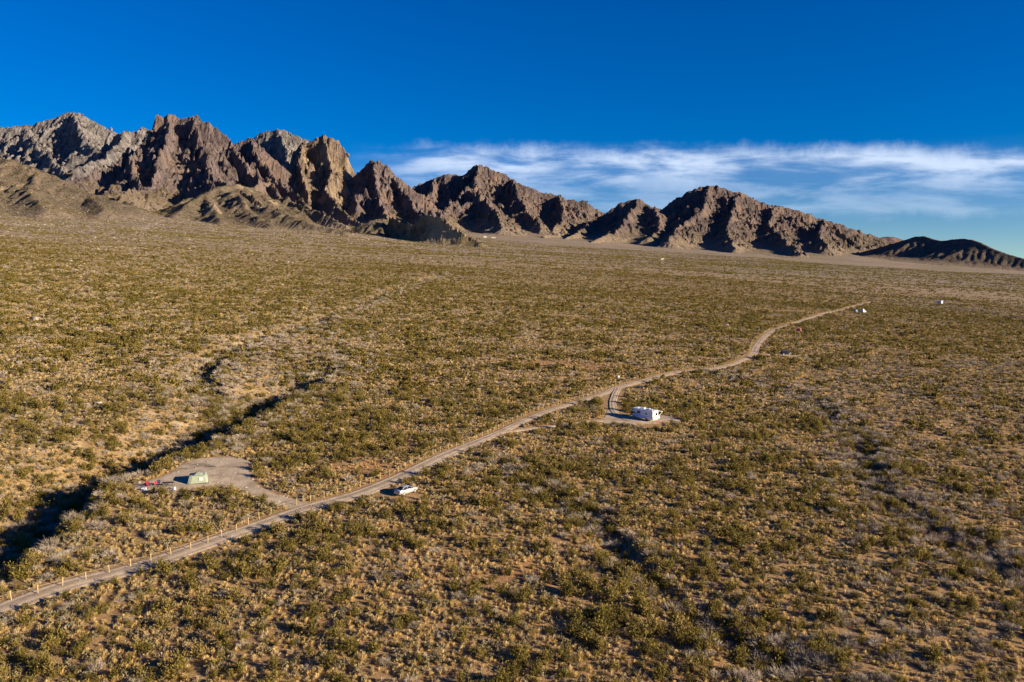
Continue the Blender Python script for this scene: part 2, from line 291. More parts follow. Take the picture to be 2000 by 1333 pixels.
def carve(x, y, LD=None):
    """depth cut by the washes: steep on one bank, gentle on the other"""
    c = np.zeros(x.shape)
    wob = fbm(x / 14, y / 14, 3, 5) + .45 * fbm(x / 4.5, y / 4.5, 2, 4); wob2 = fbm(x / 40, y / 40, 2, 6)
    for k, depth, wide_r, wide_l in (('w1', 6.2, 8, 24), ('sc', 3.6, 4.2, 12), ('w2', 1.3, 3.3, 8), ('w3', 1.2, 2.9, 6), ('w4', 2.2, 8, 10), ('w5', 5.0, 26, 16), ('w6', 3.5, 18, 14)):
        L = LINE_C[k]; d, s = LD[k] if LD else near_line(x, y, L, 60)
        d = np.maximum(d + wob * (3.2 if k == 'w1' else 1.3) + (wob2 * 5 if k == 'w1' else wob2 * 1.5), 0)
        ends = np.hypot(x - L[0, 0], y - L[0, 1]) if k in ('w1', 'w2', 'w3') else np.minimum(np.hypot(x - L[0, 0], y - L[0, 1]), np.hypot(x - L[-1, 0], y - L[-1, 1]))
        fade = sstep(0, 75 if k == 'w1' else 30, ends) if k in ('w1', 'sc', 'w3', 'w2') else 1.0
        right = np.where(s < 0, 1.0, 0.0)          # lines run towards the drone, so their left is the viewer's right
        w = np.where(right > 0, wide_r, wide_l)
        prof = 1 - sstep(1.5, w, d)
        c = np.maximum(c, depth * prof * fade * (1 if k == 'w1' else np.clip(.85 + .6 * wob2, .5, 1.05) if k == 'sc' else np.clip(.8 + .6 * wob2, .45, 1.1)))
    return c
def height(x, y):
    x = np.asarray(x, float); y = np.asarray(y, float); r = np.hypot(x, y)
    z = plane_z(x, y)
    w = sstep(0.5, 9, worn(x, y))
    z = z + fbm(x / 160, y / 160, 3, 11) * 1.5 * sstep(120, 420, r) + fbm(x / 45, y / 45, 2, 3) * 0.35
    z = z + w * fbm(x / 7, y / 7, 3, 7) * 0.22
    z = z + fbm(x / 700, y / 700, 3, 21) * 10 * sstep(900, 2600, r)
    z = z + ridged(x / 420, y / 420, 2, 8) * 7 * sstep(500, 1800, r) * sstep(-100, -600, x)
    return z - carve(x, y) * (0.15 + 0.85 * sstep(0, 7, worn(x, y)))
def wash_bed(x, y):
    b = np.zeros(x.shape); wob = fbm(x / 5, y / 5, 3, 15)
    for k, w in (('w1', 3.0), ('w2', 1.6), ('w3', .8), ('w4', 3), ('sc', 1.0)): b = np.maximum(b, np.exp(-((near_line(x, y, LINE_C[k], 30)[0] + wob * 1.5) / w) ** 2))
    return b
azs = np.concatenate([np.arange(-180, -60, 4.0), np.arange(-60, -40, 0.8), np.arange(-40, 40, 0.12), np.arange(40, 60, 0.8), np.arange(60, 180, 4.0)])
rs = [3.0]
while rs[-1] < 24000: rs.append(rs[-1] * (1.06 if rs[-1] < 55 else 1.0062 if rs[-1] < 650 else 1.009 if rs[-1] < 900 else 1.016 if rs[-1] < 4500 else 1.06))
rs = np.array(rs); A, Rr = np.meshgrid(np.radians(azs), rs)
gx, gy = (Rr * np.sin(A)).ravel(), (Rr * np.cos(A)).ravel(); gz = height(gx, gy)
na, nr = len(azs), len(rs); I = np.arange(na * nr).reshape(nr, na); J = np.roll(I, -1, axis=1)
quads = np.stack([I[:-1], I[1:], J[1:], J[:-1]], -1).reshape(-1, 4)[:, ::-1]
cv = np.vstack([np.stack([gx, gy, gz], 1), [[0, 0, float(height(np.zeros(1), np.zeros(1))[0])]]])
gme = mesh_np('ground', cv, quads)
# bare red patches and sandy beds, measured as places
PATCH = [(-26, 152, 9, 5, .9), (22, 290, 26, 7, 1), (44, 290, 14, 7, .9), (0, 168, 9, 5, .6), (-3, 108, 14, 6, .6), (15, 120, 12, 6, .5), (225, 600, 60, 9, .9)]
def redness(x, y):
    r = 0.36 + .5 * fbm(x / 38, y / 38, 3, 31)
    for px, py, ax, ay, s in PATCH: r = r + s * np.exp(-(((x - px) / ax) ** 2 + ((y - py) / ay) ** 2) ** 1.5)
    return np.clip(r * (1 - .75 * sstep(250, 900, np.hypot(x, y))) * (1 - .65 * sstep(-45, -100, x)), 0, 1)
allx, ally = cv[:, 0], cv[:, 1]
attr(gme, 'red', redness(allx, ally)); attr(gme, 'bed', wash_bed(allx, ally))
attr(gme, 'pale', .95 * sstep(-40, -110, allx) * sstep(60, 110, ally) * (1 - sstep(420, 900, ally)) * np.clip(.5 + 1.4 * fbm(allx / 50, ally / 50, 3, 61), 0, 1))
attr(gme, 'far', sstep(500, 2000, np.hypot(allx, ally)))
attr(gme, 'green', np.clip(.5 + 1.3 * fbm(allx / 330, ally / 130, 4, 77), 0, 1))
def ground_material():
    k = NT('desert_soil', .95, .1); p = k.pos()
    base = k.mix(k.step(k.noise(p, .35, 6, .6), .35, .68), (.205, .141, .074), (.345, .248, .135))
    base = k.mix(k.math('MULTIPLY', k.step(k.noise(p, 1.1, 6, .7), .47, .62), .7), base, (.40, .285, .12))
    red = k.mix(k.step(k.noise(p, .9, 5, .6), .3, .7), (.27, .142, .06), (.40, .232, .112))
    c = k.mix(k.attr('red'), base, red)
    c = k.mix(k.math('MULTIPLY', k.attr('bed'), .75), c, k.mix(k.noise(p, 1.6, 5), (.20, .165, .135), (.33, .28, .23)))
    # far beyond single plants: mingled dry grass, scrub and stones
    sp = k.voronoi(k.scale(p, (1, 1, .3)), .16); n = k.noise(p, .028, 6, .65)
    fg = k.mix(k.step(k.noise(p, .09, 6, .7), .38, .62), (.195, .152, .112), (.30, .237, .178))
    gr = k.math('MULTIPLY', k.step(k.math('ADD', k.math('MULTIPLY', k.attr('green'), .6), k.math('MULTIPLY', n, .5)), .46, .72), k.step(k.math('SUBTRACT', .75, sp), .05, .5))
    fg = k.mix(k.math('MULTIPLY', gr, .8), fg, (.135, .12, .04))
    c = k.mix(k.attr('far'), c, fg)
    c = k.mix(k.math('MULTIPLY', k.attr('pale'), k.step(k.noise(p, .22, 6, .7), .48, .62)), c, (.44, .375, .295))
    peb = k.voronoi(p, 3.2); st = k.voronoi(p, 9.0)
    c = k.mix(k.math('MULTIPLY', k.step(peb, .12, .02), .5), c, (.50, .42, .33))
    c = k.mix(k.math('MULTIPLY', k.step(k.noise(p, 5, 5, .7), .52, .7), .35), c, (.13, .095, .065))
    k.bump(k.math('ADD', k.noise(p, 2.2, 8, .65), k.math('MULTIPLY', st, -.25)), .9, .22)
    return k.color(c)
GROUND = add_obj('ground', gme, ground_material(), kind='structure', label='tan and reddish desert soil of the alluvial fan', category='ground')

# ------------------------------------------------------------------ dirt roads and gravel pads as sheets just above the soil
def road_material(name, a, b, dark):
    k = NT(name, .95, .1); p = k.pos()
    c = k.mix(k.step(k.noise(p, .5, 6, .6), .35, .66), a, b)
    c = k.mix(k.math('MULTIPLY', k.step(k.noise(p, .16, 5, .6), .45, .65), .55), c, tuple(q * .72 for q in a))
    c = k.mix(k.math('MULTIPLY', k.attr('stain'), k.step(k.noise(p, 1.2, 4), .35, .6)), c, (.06, .05, .045))
    u = k.attr('across')
    rut = k.math('SUBTRACT', 1.0, k.step(k.math('ABSOLUTE', k.math('SUBTRACT', k.math('ABSOLUTE', u), .48)), .08, .28))
    c = k.mix(k.math('MULTIPLY', rut, .4), c, tuple(min(1, q * 1.25) for q in b))
    c = k.mix(k.math('MULTIPLY', k.step(k.noise(p, 3, 6, .7), .5, .68), .45), c, dark)
    c = k.mix(k.math('MULTIPLY', k.step(k.voronoi(p, 5.0), .12, .03), .6), c, (.55, .48, .40))
    k.bump(k.noise(p, 4, 8, .7), .8, .1); return k.color(c)
M_ROAD = road_material('graded_dirt', (.31, .235, .165), (.43, .345, .25), (.19, .145, .10))
M_PAD = road_material('pad_gravel', (.34, .262, .185), (.47, .385, .285), (.20, .155, .11))
def wide(y): return np.interp(y, [0, 165, 185, 250, 275, 330, 360, 420, 700], [1, 1, .68, .68, .95, .72, 1, .85, .8])
def strip(name, line, half, label, lift=.10, seed=1, across=13, rise=0.0):
    P = line; t = np.gradient(P, axis=0); t /= np.linalg.norm(t, axis=1)[:, None]; nrm = np.stack([t[:, 1], -t[:, 0]], 1)
    n = len(P); s = np.arange(n) * 1.2; us = np.linspace(-1, 1, across); V3 = []; U = []
    for u in us:
        e = half * wide(P[:, 1]) * (1 + .16 * fbm(s / 6, np.full(n, seed * 9.1 + (3 if u > 0 else 0)), 3, seed) * abs(u)) * u
        q = P + nrm * e[:, None]; z = height(q[:, 0], q[:, 1]) + lift - .11 * (abs(u) > .99) + .02 * (1 - u * u) - .07 * np.exp(-((abs(u) - .5) / .17) ** 2) * (1 + .5 * fbm(s / 9, np.full(n, seed + u), 2, 4))
        V3.append(np.column_stack([q, z])); U.append(np.full(n, u))
    v = np.stack(V3, 1).reshape(-1, 3); uu = np.stack(U, 1).ravel()
    I = np.arange(n * across).reshape(n, across)
    f = np.stack([I[:-1, :-1], I[:-1, 1:], I[1:, 1:], I[1:, :-1]], -1).reshape(-1, 4)
    me = mesh_np(name, v, f); attr(me, 'across', uu)
    return add_obj(name, me, M_ROAD, kind='structure', label=label, category='road')
strip('dirt_road', ROAD_L, 1.75, 'pale graded dirt road running beside the post fence')
strip('dirt_track', LOOP_L, 1.15, 'thin dirt track leading from the road to the motorhome', lift=.13, seed=2)
strip('gravel_drive', DRIVE_L, 1.6, 'short gravel drive curving to the motorhome', lift=.16, seed=3)
strip('gravel_spur', SPUR_L, 1.3, 'short gravel spur under the black off-roader', lift=.13, seed=4)
STAINS = [(-59.5, 147.1, 1.6, .9), (-56.5, 146.4, 1.9, .8), (-60.6, 144.2, .9, .5)]      # old fire rings and oil
def pad(name, poly, label, lift, step=.6):
    Q = smooth_line(list(poly) + [poly[0]], .8)[:-1]; c = Q.mean(0)
    xs = np.arange(Q[:, 0].min() - 2, Q[:, 0].max() + 2, step); ys = np.arange(Q[:, 1].min() - 2, Q[:, 1].max() + 2, step)
    X, Y = np.meshgrid(xs, ys); x, y = X.ravel(), Y.ravel()
    d = poly_sdf(x, y, Q) + .7 * fbm(x / 2.5, y / 2.5, 3, 9)
    z = height(x, y) + lift; ny, nx = X.shape; I = np.arange(nx * ny).reshape(ny, nx)
    f = np.stack([I[:-1, :-1], I[:-1, 1:], I[1:, 1:], I[1:, :-1]], -1).reshape(-1, 4)
    f = f[(d[f] < 0.25).all(1)]; used, inv = np.unique(f, return_inverse=True)
    v = np.column_stack([x, y, z])[used]; v[:, 2] -= .12 * sstep(-.3, .25, d[used])
    me = mesh_np(name, v, inv.reshape(-1, 4)); attr(me, 'across', np.zeros(len(v))); attr(me, 'stain', sum(np.exp(-(((v[:, 0] - sx_) / a_) ** 2 + ((v[:, 1] - sy_) / b_) ** 2)) for sx_, sy_, a_, b_ in STAINS))
    return add_obj(name, me, M_PAD, kind='structure', label=label, category='clearing')
pad('gravel_clearing', CLEARING, 'grey gravel clearing around the pale green tent', .06)
pad('gravel_pad', RVPAD, 'tan gravel pad under the white motorhome', .06)
# ------------------------------------------------------------------ mountains: ridge skeletons, spurs, crags, running water
def erode(h, cell, rng, n=24000, steps=60, rounds=3, power=0.35):
    H, Wd = h.shape; h = h.copy()
    for _ in range(rounds):
        px = rng.uniform(2, Wd - 3, n); py = rng.uniform(2, H - 3, n); vx = np.zeros(n); vy = np.zeros(n); sed = np.zeros(n); wat = np.ones(n)
        for s in range(steps):
            ix, iy = px.astype(int), py.astype(int); fx, fy = px - ix, py - iy; k = iy * Wd + ix; hf = h.ravel()
            a, b, c, d = hf[k], hf[k + 1], hf[k + Wd], hf[k + Wd + 1]
            gx_ = (b - a) * (1 - fy) + (d - c) * fy; gy_ = (c - a) * (1 - fx) + (d - b) * fx
            h0 = a * (1 - fx) * (1 - fy) + b * fx * (1 - fy) + c * (1 - fx) * fy + d * fx * fy
            vx = vx * .35 - gx_; vy = vy * .35 - gy_; l = np.hypot(vx, vy) + 1e-9
            nx_, ny_ = np.clip(px + vx / l, 1, Wd - 3), np.clip(py + vy / l, 1, H - 3)
            jx, jy = nx_.astype(int), ny_.astype(int); ex, ey = nx_ - jx, ny_ - jy; q = jy * Wd + jx
            h1 = hf[q] * (1 - ex) * (1 - ey) + hf[q + 1] * ex * (1 - ey) + hf[q + Wd] * (1 - ex) * ey + hf[q + Wd + 1] * ex * ey
            dh = h0 - h1; cap = np.maximum(dh, .05) * wat * 1.6
            amt = np.where(dh < 0, np.minimum(-dh, sed), np.where(sed > cap, (sed - cap) * .3, -np.minimum((cap - sed) * power * .3, np.maximum(dh, 0) * .5)))
            sed = sed - amt; wat *= .985
            ad = np.bincount(np.concatenate([k, k + 1, k + Wd, k + Wd + 1]), np.concatenate([amt * (1 - fx) * (1 - fy), amt * fx * (1 - fy), amt * (1 - fx) * fy, amt * fx * fy]), minlength=H * Wd)
            h = h + np.clip(ad.reshape(H, Wd), -cell * .4, cell * .25)
            px, py = nx_, ny_
    return h
def blur(h):
    p = np.pad(h, 1, mode='edge'); return .5 * h + .125 * (p[:-2, 1:-1] + p[2:, 1:-1] + p[1:-1, :-2] + p[1:-1, 2:])
MOUNTAIN_Z = []
def profile(u, conc): return .82 * np.maximum(1 - u, 0) ** conc + .18 * np.maximum(1 - u / 2.5, 0) ** 2.2
def mountain(key, name, label, cell, slope, crag, seed, spur_gap=150, foot=1.0, mat=None, conc=1.22, rough=1.0, ero=.35, spurs=True, spur_frac=.95, cliffw=.10):
    rng = np.random.default_rng(seed); ridges = [np.array(r, float) for r in RIDGES[key]]
    main = smooth_line(ridges[0], 20.0); base_m = plane_z(main[:, 0], main[:, 1]); hm = np.maximum(main[:, 2] - base_m, 5)
    Wmax = hm.max() / slope * 1.15 * foot
    sk = [(main, 1.0)] + [(smooth_line(r, 25.0), .62) for r in ridges[1:]]
    if spurs:
        for base_line, dens, sgn in [(smooth_line(r, 20.0), 1.0, None) for r in ridges]:
            L = base_line; t = np.gradient(L[:, :2], axis=0); t /= np.linalg.norm(t, axis=1)[:, None] + 1e-9; i = rng.integers(1, 5)
            while i < len(L) - 1:
                for side in (1, -1):
                    hh = L[i, 2] - plane_z(L[i, 0], L[i, 1])
                    if hh < 40: continue
                    dirn = np.array([t[i, 1], -t[i, 0]]) * side; ang = rng.uniform(-.55, .55); dirn = np.array([dirn[0] * math.cos(ang) - dirn[1] * math.sin(ang), dirn[0] * math.sin(ang) + dirn[1] * math.cos(ang)])
                    if dirn[1] > .5 and base_line is not None and rng.random() < .6: continue      # fewer on the far side
                    ln = hh / slope * rng.uniform(.35, 1.0) * spur_frac; n = 7; pts = []; p = L[i, :2].copy(); a2 = 0
                    for j in range(n):
                        v = j / (n - 1); u = v * ln / (hh / slope * foot); bz = plane_z(p[0], p[1])
                        z = bz + hh * (profile(np.array(u), conc) * (1 - crag * .24 * float(sstep(0, cliffw, np.array(u)))) + .085 * rng.uniform(.3, 1.3) * math.sin(3.1416 * v)) - 6 * (j == 0)
                        pts.append([p[0], p[1], z]); a2 += rng.uniform(-.25, .25); ca, sa = math.cos(a2), math.sin(a2)
                        p = p + np.array([dirn[0] * ca - dirn[1] * sa, dirn[0] * sa + dirn[1] * ca]) * ln / (n - 1)
                    sk.append((np.array(pts), .5))
                i += max(2, int(rng.uniform(.6, 1.5) * spur_gap / 20))
    allp = np.vstack([s[0] for s in sk]); mrg = Wmax * .75
    x0, x1 = main[:, 0].min() - min(mrg, 500), main[:, 0].max() + min(mrg, 500); y0, y1 = min(allp[:, 1].min() - 150, main[:, 1].min() - Wmax * 1.5), main[:, 1].max() + min(mrg, 450)
    x0 = min(x0, allp[:, 0].min() - 100); x1 = max(x1, allp[:, 0].max() + 100)
    X, Y = np.meshgrid(np.arange(x0, x1, cell), np.arange(y0, y1, cell)); x, y = X.ravel(), Y.ravel()
    b = plane_z(x, y)
    wx = x + 26 * rough * fbm(x / 190, y / 190, 3, seed) + 7 * rough * fbm(x / 45, y / 45, 2, seed + 3); wy = y + 26 * rough * fbm(x / 190, y / 190, 3, seed + 9) + 7 * rough * fbm(x / 45, y / 45, 2, seed + 5)
    h = np.full(x.shape, -30.0); top = hm.max()
    for L, wfac in sk:
        P = L if len(L) < 12 else L[::2] if len(L) < 60 else L[::3]
        if not np.allclose(P[-1], L[-1]): P = np.vstack([P, L[-1:]])
        r = np.maximum(P[:, 2] - plane_z(P[:, 0], P[:, 1]), 1.0); reach = r.max() / slope * 2.55 * foot * (wfac + .35 * (1 - wfac))
        m = (wx > P[:, 0].min() - reach) & (wx < P[:, 0].max() + reach) & (wy > P[:, 1].min() - reach) & (wy < P[:, 1].max() + reach)
        if not m.any(): continue
        d, _, hv = seg_dist(wx[m], wy[m], P, r)
        u = d / (hv / slope * foot * (wfac + .35 * (1 - wfac)) + 1)
        c = crag if wfac >= .6 else crag * .45
        prof = profile(u, conc)
        cl = 1 - c * .24 * sstep(.0, cliffw, u) * np.minimum(1, hv / (top * .45))
        val = hv * (prof * (1 - c * .0)) * cl - 4 * sstep(.6, 1.6, u) - 30 * sstep(2.1, 2.5, u)
        h[m] = np.maximum(h[m], val)
    hn = np.clip(h / top, 0, 1)
    n0_ = ridged(x / 320, y / 320, 2, seed + 70, .5); n1_ = ridged(x / 130, y / 130, 4, seed + 20, .55); n2_ = ridged(x / 46, y / 46, 3, seed + 40, .6)
    cm = sstep(.14, .5, hn + .12 * fbm(x / 260, y / 260, 2, seed + 60)) * crag
    pos_ = np.maximum(h, 0)
    crest_d = near_line(x, y, main[::3], 200)[0]; near_crest = np.exp(-(crest_d / 55.0) ** 2)
    damp = 1 - .72 * near_crest
    h = h + damp * (rough * (cm * ((n0_ - .5) * 55 + (n1_ - .55) * 78 + (n2_ - .55) * 50) + sstep(3, 60, pos_) * (1 - cm) * ((n0_ - .5) * 30 + (n1_ - .6) * 30 + (n2_ - .6) * 15)))
    h = h + near_crest * rough * (4 + 14 * crag) * (n2_ - .5) * np.minimum(1, pos_ / 40)
    h = h.reshape(X.shape)
    full = h + b.reshape(X.shape)
    e = erode(full, cell, rng, power=ero)
    keep = np.exp(-(crest_d / 40.0) ** 2).reshape(X.shape)
    full = full * keep + e * (1 - keep); n3_ = (ridged(x / 21, y / 21, 2, seed + 90, .6) - .55) * cm; full = (full if crag > .5 else blur(full)) + (n3_ * 9 * rough * (1 - .5 * near_crest)).reshape(X.shape); z = full.ravel()
    gyy, gxx = np.gradient(full, cell); sl = np.hypot(gxx, gyy).ravel()
    ny, nx = X.shape; I = np.arange(nx * ny).reshape(ny, nx)
    f = np.stack([I[:-1, :-1], I[:-1, 1:], I[1:, 1:], I[1:, :-1]], -1).reshape(-1, 4)
    f = f[((z - b)[f] > -24).any(1)]; used, inv = np.unique(f, return_inverse=True)
    me = mesh_np(name, np.column_stack([x, y, z])[used], inv.reshape(-1, 4), crag <= .4)
    attr(me, 'steep', sl[used]); attr(me, 'rock', np.clip((cm * sstep(.45, .9, sl) + sstep(.95, 1.5, sl))[used] * (1 if name == 'rocky_outcrop' else (.25 + .75 * sstep(.10, .34, ((z - b) / top + .10 * fbm(x / 170, y / 170, 3, seed + 80))[used]))), 0, 1)); attr(me, 'relh', np.clip((z - b)[used] / top, 0, 1))
    MOUNTAIN_Z.append((x0, y0, cell, full, sl.reshape(X.shape), (z - b).reshape(X.shape), crag, mat))
    return add_obj(name, me, mat, kind='structure', label=label, category='mountain' if name == 'mountain' else 'hill')
def rock_material(name, r1, r2, s1, s2, veg, pale=None, vegamt=.6):
    k = NT(name, .95, .08); p = k.pos()
    streak = k.scale(p, (1, 1, .35))
    rc = k.mix(k.step(k.noise(streak, .028, 8, .62, .6), .36, .64), r1, r2)
    rc = k.mix(k.math('MULTIPLY', k.step(k.noise(streak, .085, 8, .75), .49, .62), .8), rc, tuple(q * .35 for q in r1))
    rc = k.mix(k.math('MULTIPLY', k.step(k.noise(k.scale(p, (1, 1, 2.2)), .06, 7, .7), .56, .68), .55), rc, tuple(min(1, q * 1.45) for q in r2))
    if pale: rc = k.mix(k.math('MULTIPLY', k.step(k.noise(p, .0065, 5, .6), .5, .62), .75), rc, pale)
    sc = k.mix(k.step(k.noise(p, .02, 7, .62), .36, .66), s1, s2)
    dots = k.step(k.math('ADD', k.voronoi(k.scale(p, (1, 1, .4)), .09), k.math('MULTIPLY', k.noise(p, .03, 4), .5)), .66, .44)
    sc = k.mix(k.math('MULTIPLY', dots, vegamt), sc, veg)
    sc = k.mix(k.step(k.math('ADD', k.attr('relh'), k.math('MULTIPLY', k.math('SUBTRACT', k.noise(p, .01, 5, .6), .5), .12)), .015, .2), k.mix(k.step(k.noise(p, .09, 6, .7), .38, .62), (.18, .14, .102), (.28, .22, .163)), sc)
    f = k.step(k.math('ADD', k.attr('rock'), k.math('MULTIPLY', k.math('SUBTRACT', k.noise(p, .03, 6, .65), .5), .9)), .2, .55)
    c = k.mix(f, sc, rc)
    vm = k.math('MULTIPLY', k.step(k.noise(p, .012, 6, .7), .52, .66), k.step(k.noise(p, .11, 5, .7), .42, .6))
    c = k.mix(k.math('MULTIPLY', vm, vegamt * .9), c, veg)
    k.bump(k.math('ADD', k.noise(p, .09, 9, .72), k.math('MULTIPLY', k.noise(streak, .2, 5, .7), .6)), 1.0, 12.0)
    return k.color(c)
VEG = (.045, .042, .018)
M_CRAG = rock_material('purple_crag_rock', (.092, .071, .072), (.188, .147, .142), (.125, .098, .068), (.20, .158, .11), VEG, (.22, .155, .125), .65)
M_PEAK = rock_material('grey_peak_rock', (.115, .105, .105), (.27, .245, .235), (.10, .082, .07), (.17, .138, .115), VEG, None, .7)
M_RANGE = rock_material('brown_range_rock', (.086, .066, .066), (.168, .130, .120), (.112, .088, .069), (.18, .14, .107), VEG, (.2, .142, .11), .7)
M_CLIFF = rock_material('ochre_cliff_rock', (.125, .092, .075), (.27, .205, .155), (.11, .085, .065), (.18, .14, .10), VEG, (.31, .235, .155), .5)
M_HILL = rock_material('tan_hill_scrub', (.15, .115, .085), (.26, .2, .145), (.125, .1, .072), (.205, .163, .117), (.05, .044, .022), (.33, .25, .17), .75)
M_OUTCROP = rock_material('yellow_outcrop_rock', (.17, .125, .07), (.36, .28, .16), (.17, .13, .088), (.26, .2, .14), VEG, (.42, .34, .2), .45)
mountain('A', 'mountain', 'grey-topped far peak at the left end of the range', 9, .52, .55, 1, 230, mat=M_PEAK)
mountain('B', 'mountain', 'twin-topped purple crag rising in front of the left peaks', 5.5, .62, 1.0, 2, 150, mat=M_CRAG)
mountain('C', 'mountain', 'dark jagged shoulder just right of the twin-topped crag', 6.5, .75, .9, 3, 160, mat=M_CRAG)
mountain('D', 'mountain', 'pale pyramid peak behind the jagged shoulder', 9, .7, .6, 4, 220, mat=M_PEAK)
mountain('E', 'mountain', 'sheer ochre cliff dome sunlit on its right face', 6, .78, 1.0, 5, 170, mat=M_CLIFF)
mountain('F', 'mountain', 'small rugged crag right of the ochre cliff dome', 6, .7, .9, 6, 150, mat=M_CRAG)
mountain('G', 'mountain', 'long ridged mountain with a dark notched summit in mid range', 8, .55, .6, 7, 190, mat=M_RANGE)
mountain('H', 'mountain', 'low pointed foothill peak left of the broad brown mountain', 7, .5, .45, 8, 150, mat=M_RANGE)
mountain('I', 'mountain', 'broad brown mountain sloping down to the right', 7.5, .5, .6, 9, 170, mat=M_RANGE)
mountain('J', 'hill', 'low shadowed hill at the far right of the plain', 7, .42, .2, 10, 260, mat=M_RANGE, rough=.22, spurs=False, conc=1.15)
mountain('K', 'rocky_outcrop', 'yellow fin of bare rock standing on the fan', 3.2, 2.1, 1.0, 11, 60, mat=M_OUTCROP, rough=.7, conc=1.1, spurs=False, ero=.1)
mountain('L', 'hill', 'smooth tan foothill at the left edge', 6, .36, .35, 12, 170, mat=M_HILL, rough=.7)
mountain('P', 'hill', 'scrubby tan spurs at the foot of the twin-topped crag', 5.5, .42, .25, 15, 130, mat=M_HILL, rough=.7)
mountain('N', 'hill', 'low rounded knoll beside the yellow rock fin', 4.5, .35, .15, 13, 90, mat=M_HILL, rough=.5)
mountain('O', 'mountain', 'blue distant ridge seen behind the broad mountain', 25, .4, .3, 14, 400, mat=M_RANGE)
print('mountains done', round(time.time() - T0, 1), sum(len(o.data.polygons) for o in S.objects if o.type == 'MESH'))
# ------------------------------------------------------------------ built things
class MB:
    def __init__(self): self.v = []; self.f = []
    def add(self, v, f):
        b = len(self.v); self.v += [tuple(p) for p in v]; self.f += [tuple(b + i for i in q) for q in f]; return self
    def box(self, x0, x1, y0, y1, z0, z1):
        return self.add([(x0, y0, z0), (x1, y0, z0), (x1, y1, z0), (x0, y1, z0), (x0, y0, z1), (x1, y0, z1), (x1, y1, z1), (x0, y1, z1)], [(3, 2, 1, 0), (4, 5, 6, 7), (0, 1, 5, 4), (1, 2, 6, 5), (2, 3, 7, 6), (3, 0, 4, 7)])
    def prism(self, prof, y0, y1, k=1.0):
        """profile in x,z swept across y"""
        n = len(prof); v = [(x, y0, z) for x, z in prof] + [(x, y1, z) for x, z in prof]
        return self.add(v, [tuple(range(n)), tuple(range(2 * n - 1, n - 1, -1))] + [(i, i + n, (i + 1) % n + n, (i + 1) % n) for i in range(n)])
    def loft(self, rings, caps=True):
        n = len(rings[0]); v = [p for r in rings for p in r]; f = []
        for k in range(len(rings) - 1):
            for i in range(n): f.append((k * n + i, k * n + (i + 1) % n, (k + 1) * n + (i + 1) % n, (k + 1) * n + i))
        if caps: f += [tuple(range(n - 1, -1, -1)), tuple(range((len(rings) - 1) * n, len(rings) * n))]
        return self.add(v, f)
    def tube(self, a, b, r, n=8, r2=None):
        a, b = Vector(a), Vector(b); t = (b - a).normalized(); s = t.orthogonal().normalized(); q = t.cross(s); r2 = r if r2 is None else r2
        R = lambda c, rr: [tuple(c + (s * math.cos(6.2832 * i / n) + q * math.sin(6.2832 * i / n)) * rr) for i in range(n)]
        return self.loft([R(a, r), R(b, r2)])
    def quad(self, a, b, c, d, th=.012):
        a, b, c, d = map(Vector, (a, b, c, d)); nn = (b - a).cross(d - a).normalized() * th
        return self.add([a, b, c, d, a + nn, b + nn, c + nn, d + nn], [(3, 2, 1, 0), (4, 5, 6, 7), (0, 1, 5, 4), (1, 2, 6, 5), (2, 3, 7, 6), (3, 0, 4, 7)])
    def mesh(self, name, bevel=0.0, smooth=False):
        import bmesh
        me = bpy.data.meshes.new(name); me.from_pydata(self.v, [], self.f)
        bm = bmesh.new(); bm.from_mesh(me); bmesh.ops.recalc_face_normals(bm, faces=bm.faces)
        if bevel: bmesh.ops.bevel(bm, geom=list(bm.edges), offset=bevel, segments=2, affect='EDGES', clamp_overlap=True)
        for f in bm.faces: f.smooth = smooth
        bm.to_mesh(me); bm.free(); return me
    def build(self, name, mat, parent=None, bevel=0.0, smooth=False, **tags): return add_obj(name, self.mesh(name, bevel, smooth), mat, parent, **tags)
def plain(name, c, rough=.6, metal=0.0, spec=.4, var=.12, coat=0.0):
    k = NT(name, rough, spec); k.b.inputs['Metallic'].default_value = metal; k.b.inputs['Coat Weight'].default_value = coat
    p = k.coord('Object'); return k.color(k.mix(k.step(k.noise(p, 3.0, 5), .3, .75), tuple(q * (1 - var) for q in c), tuple(min(1, q * (1 + var)) for q in c)))
def gz(p): return float(height(np.array([float(p[0])]), np.array([float(p[1])]))[0])
def on(p, dz=0.0): return (p[0], p[1], gz(p) + dz)
P_SILVER = plain('silver_paint', (.62, .61, .56), .32, .55, .5, .04, .4)
P_WHITE = plain('white_gelcoat', (.68, .73, .80), .4, 0, .4, .03)
P_BLACK = plain('black_paint', (.018, .02, .024), .25, .2, .5, .1, .5)
P_GLASS = plain('dark_glass', (.012, .016, .02), .06, 0, .6, .1)
P_TYRE = plain('tyre_rubber', (.02, .02, .02), .85)
P_RIM = plain('alloy_rim', (.62, .6, .6), .35, .6)
P_RED = plain('tail_light_red', (.42, .02, .02), .3)
P_LAMP = plain('head_light_glass', (.8, .8, .78), .1)
P_GREY = plain('grey_plastic', (.12, .12, .12), .6)
P_POLE = plain('aluminium_tube', (.72, .72, .70), .4, .5)
P_POST = plain('fresh_pine_post', (.46, .335, .155), .85, var=.35)
P_ROPE = plain('pale_rope', (.34, .28, .19), .9)
P_CANVAS = plain('pale_green_canvas', (.25, .285, .205), .85, var=.08)
P_CANVAS2 = plain('grey_green_canvas', (.27, .33, .25), .85, var=.08)
P_MESHWIN = plain('grey_window_mesh', (.50, .51, .50), .8)
P_CHAIRRED = plain('red_chair_cloth', (.36, .018, .05), .8)
P_NAVY = plain('navy_cloth', (.02, .024, .06), .8)
P_DARK = plain('dark_tarp', (.025, .025, .028), .7)
P_REDTENT = plain('red_tent_cloth', (.45, .07, .06), .8)
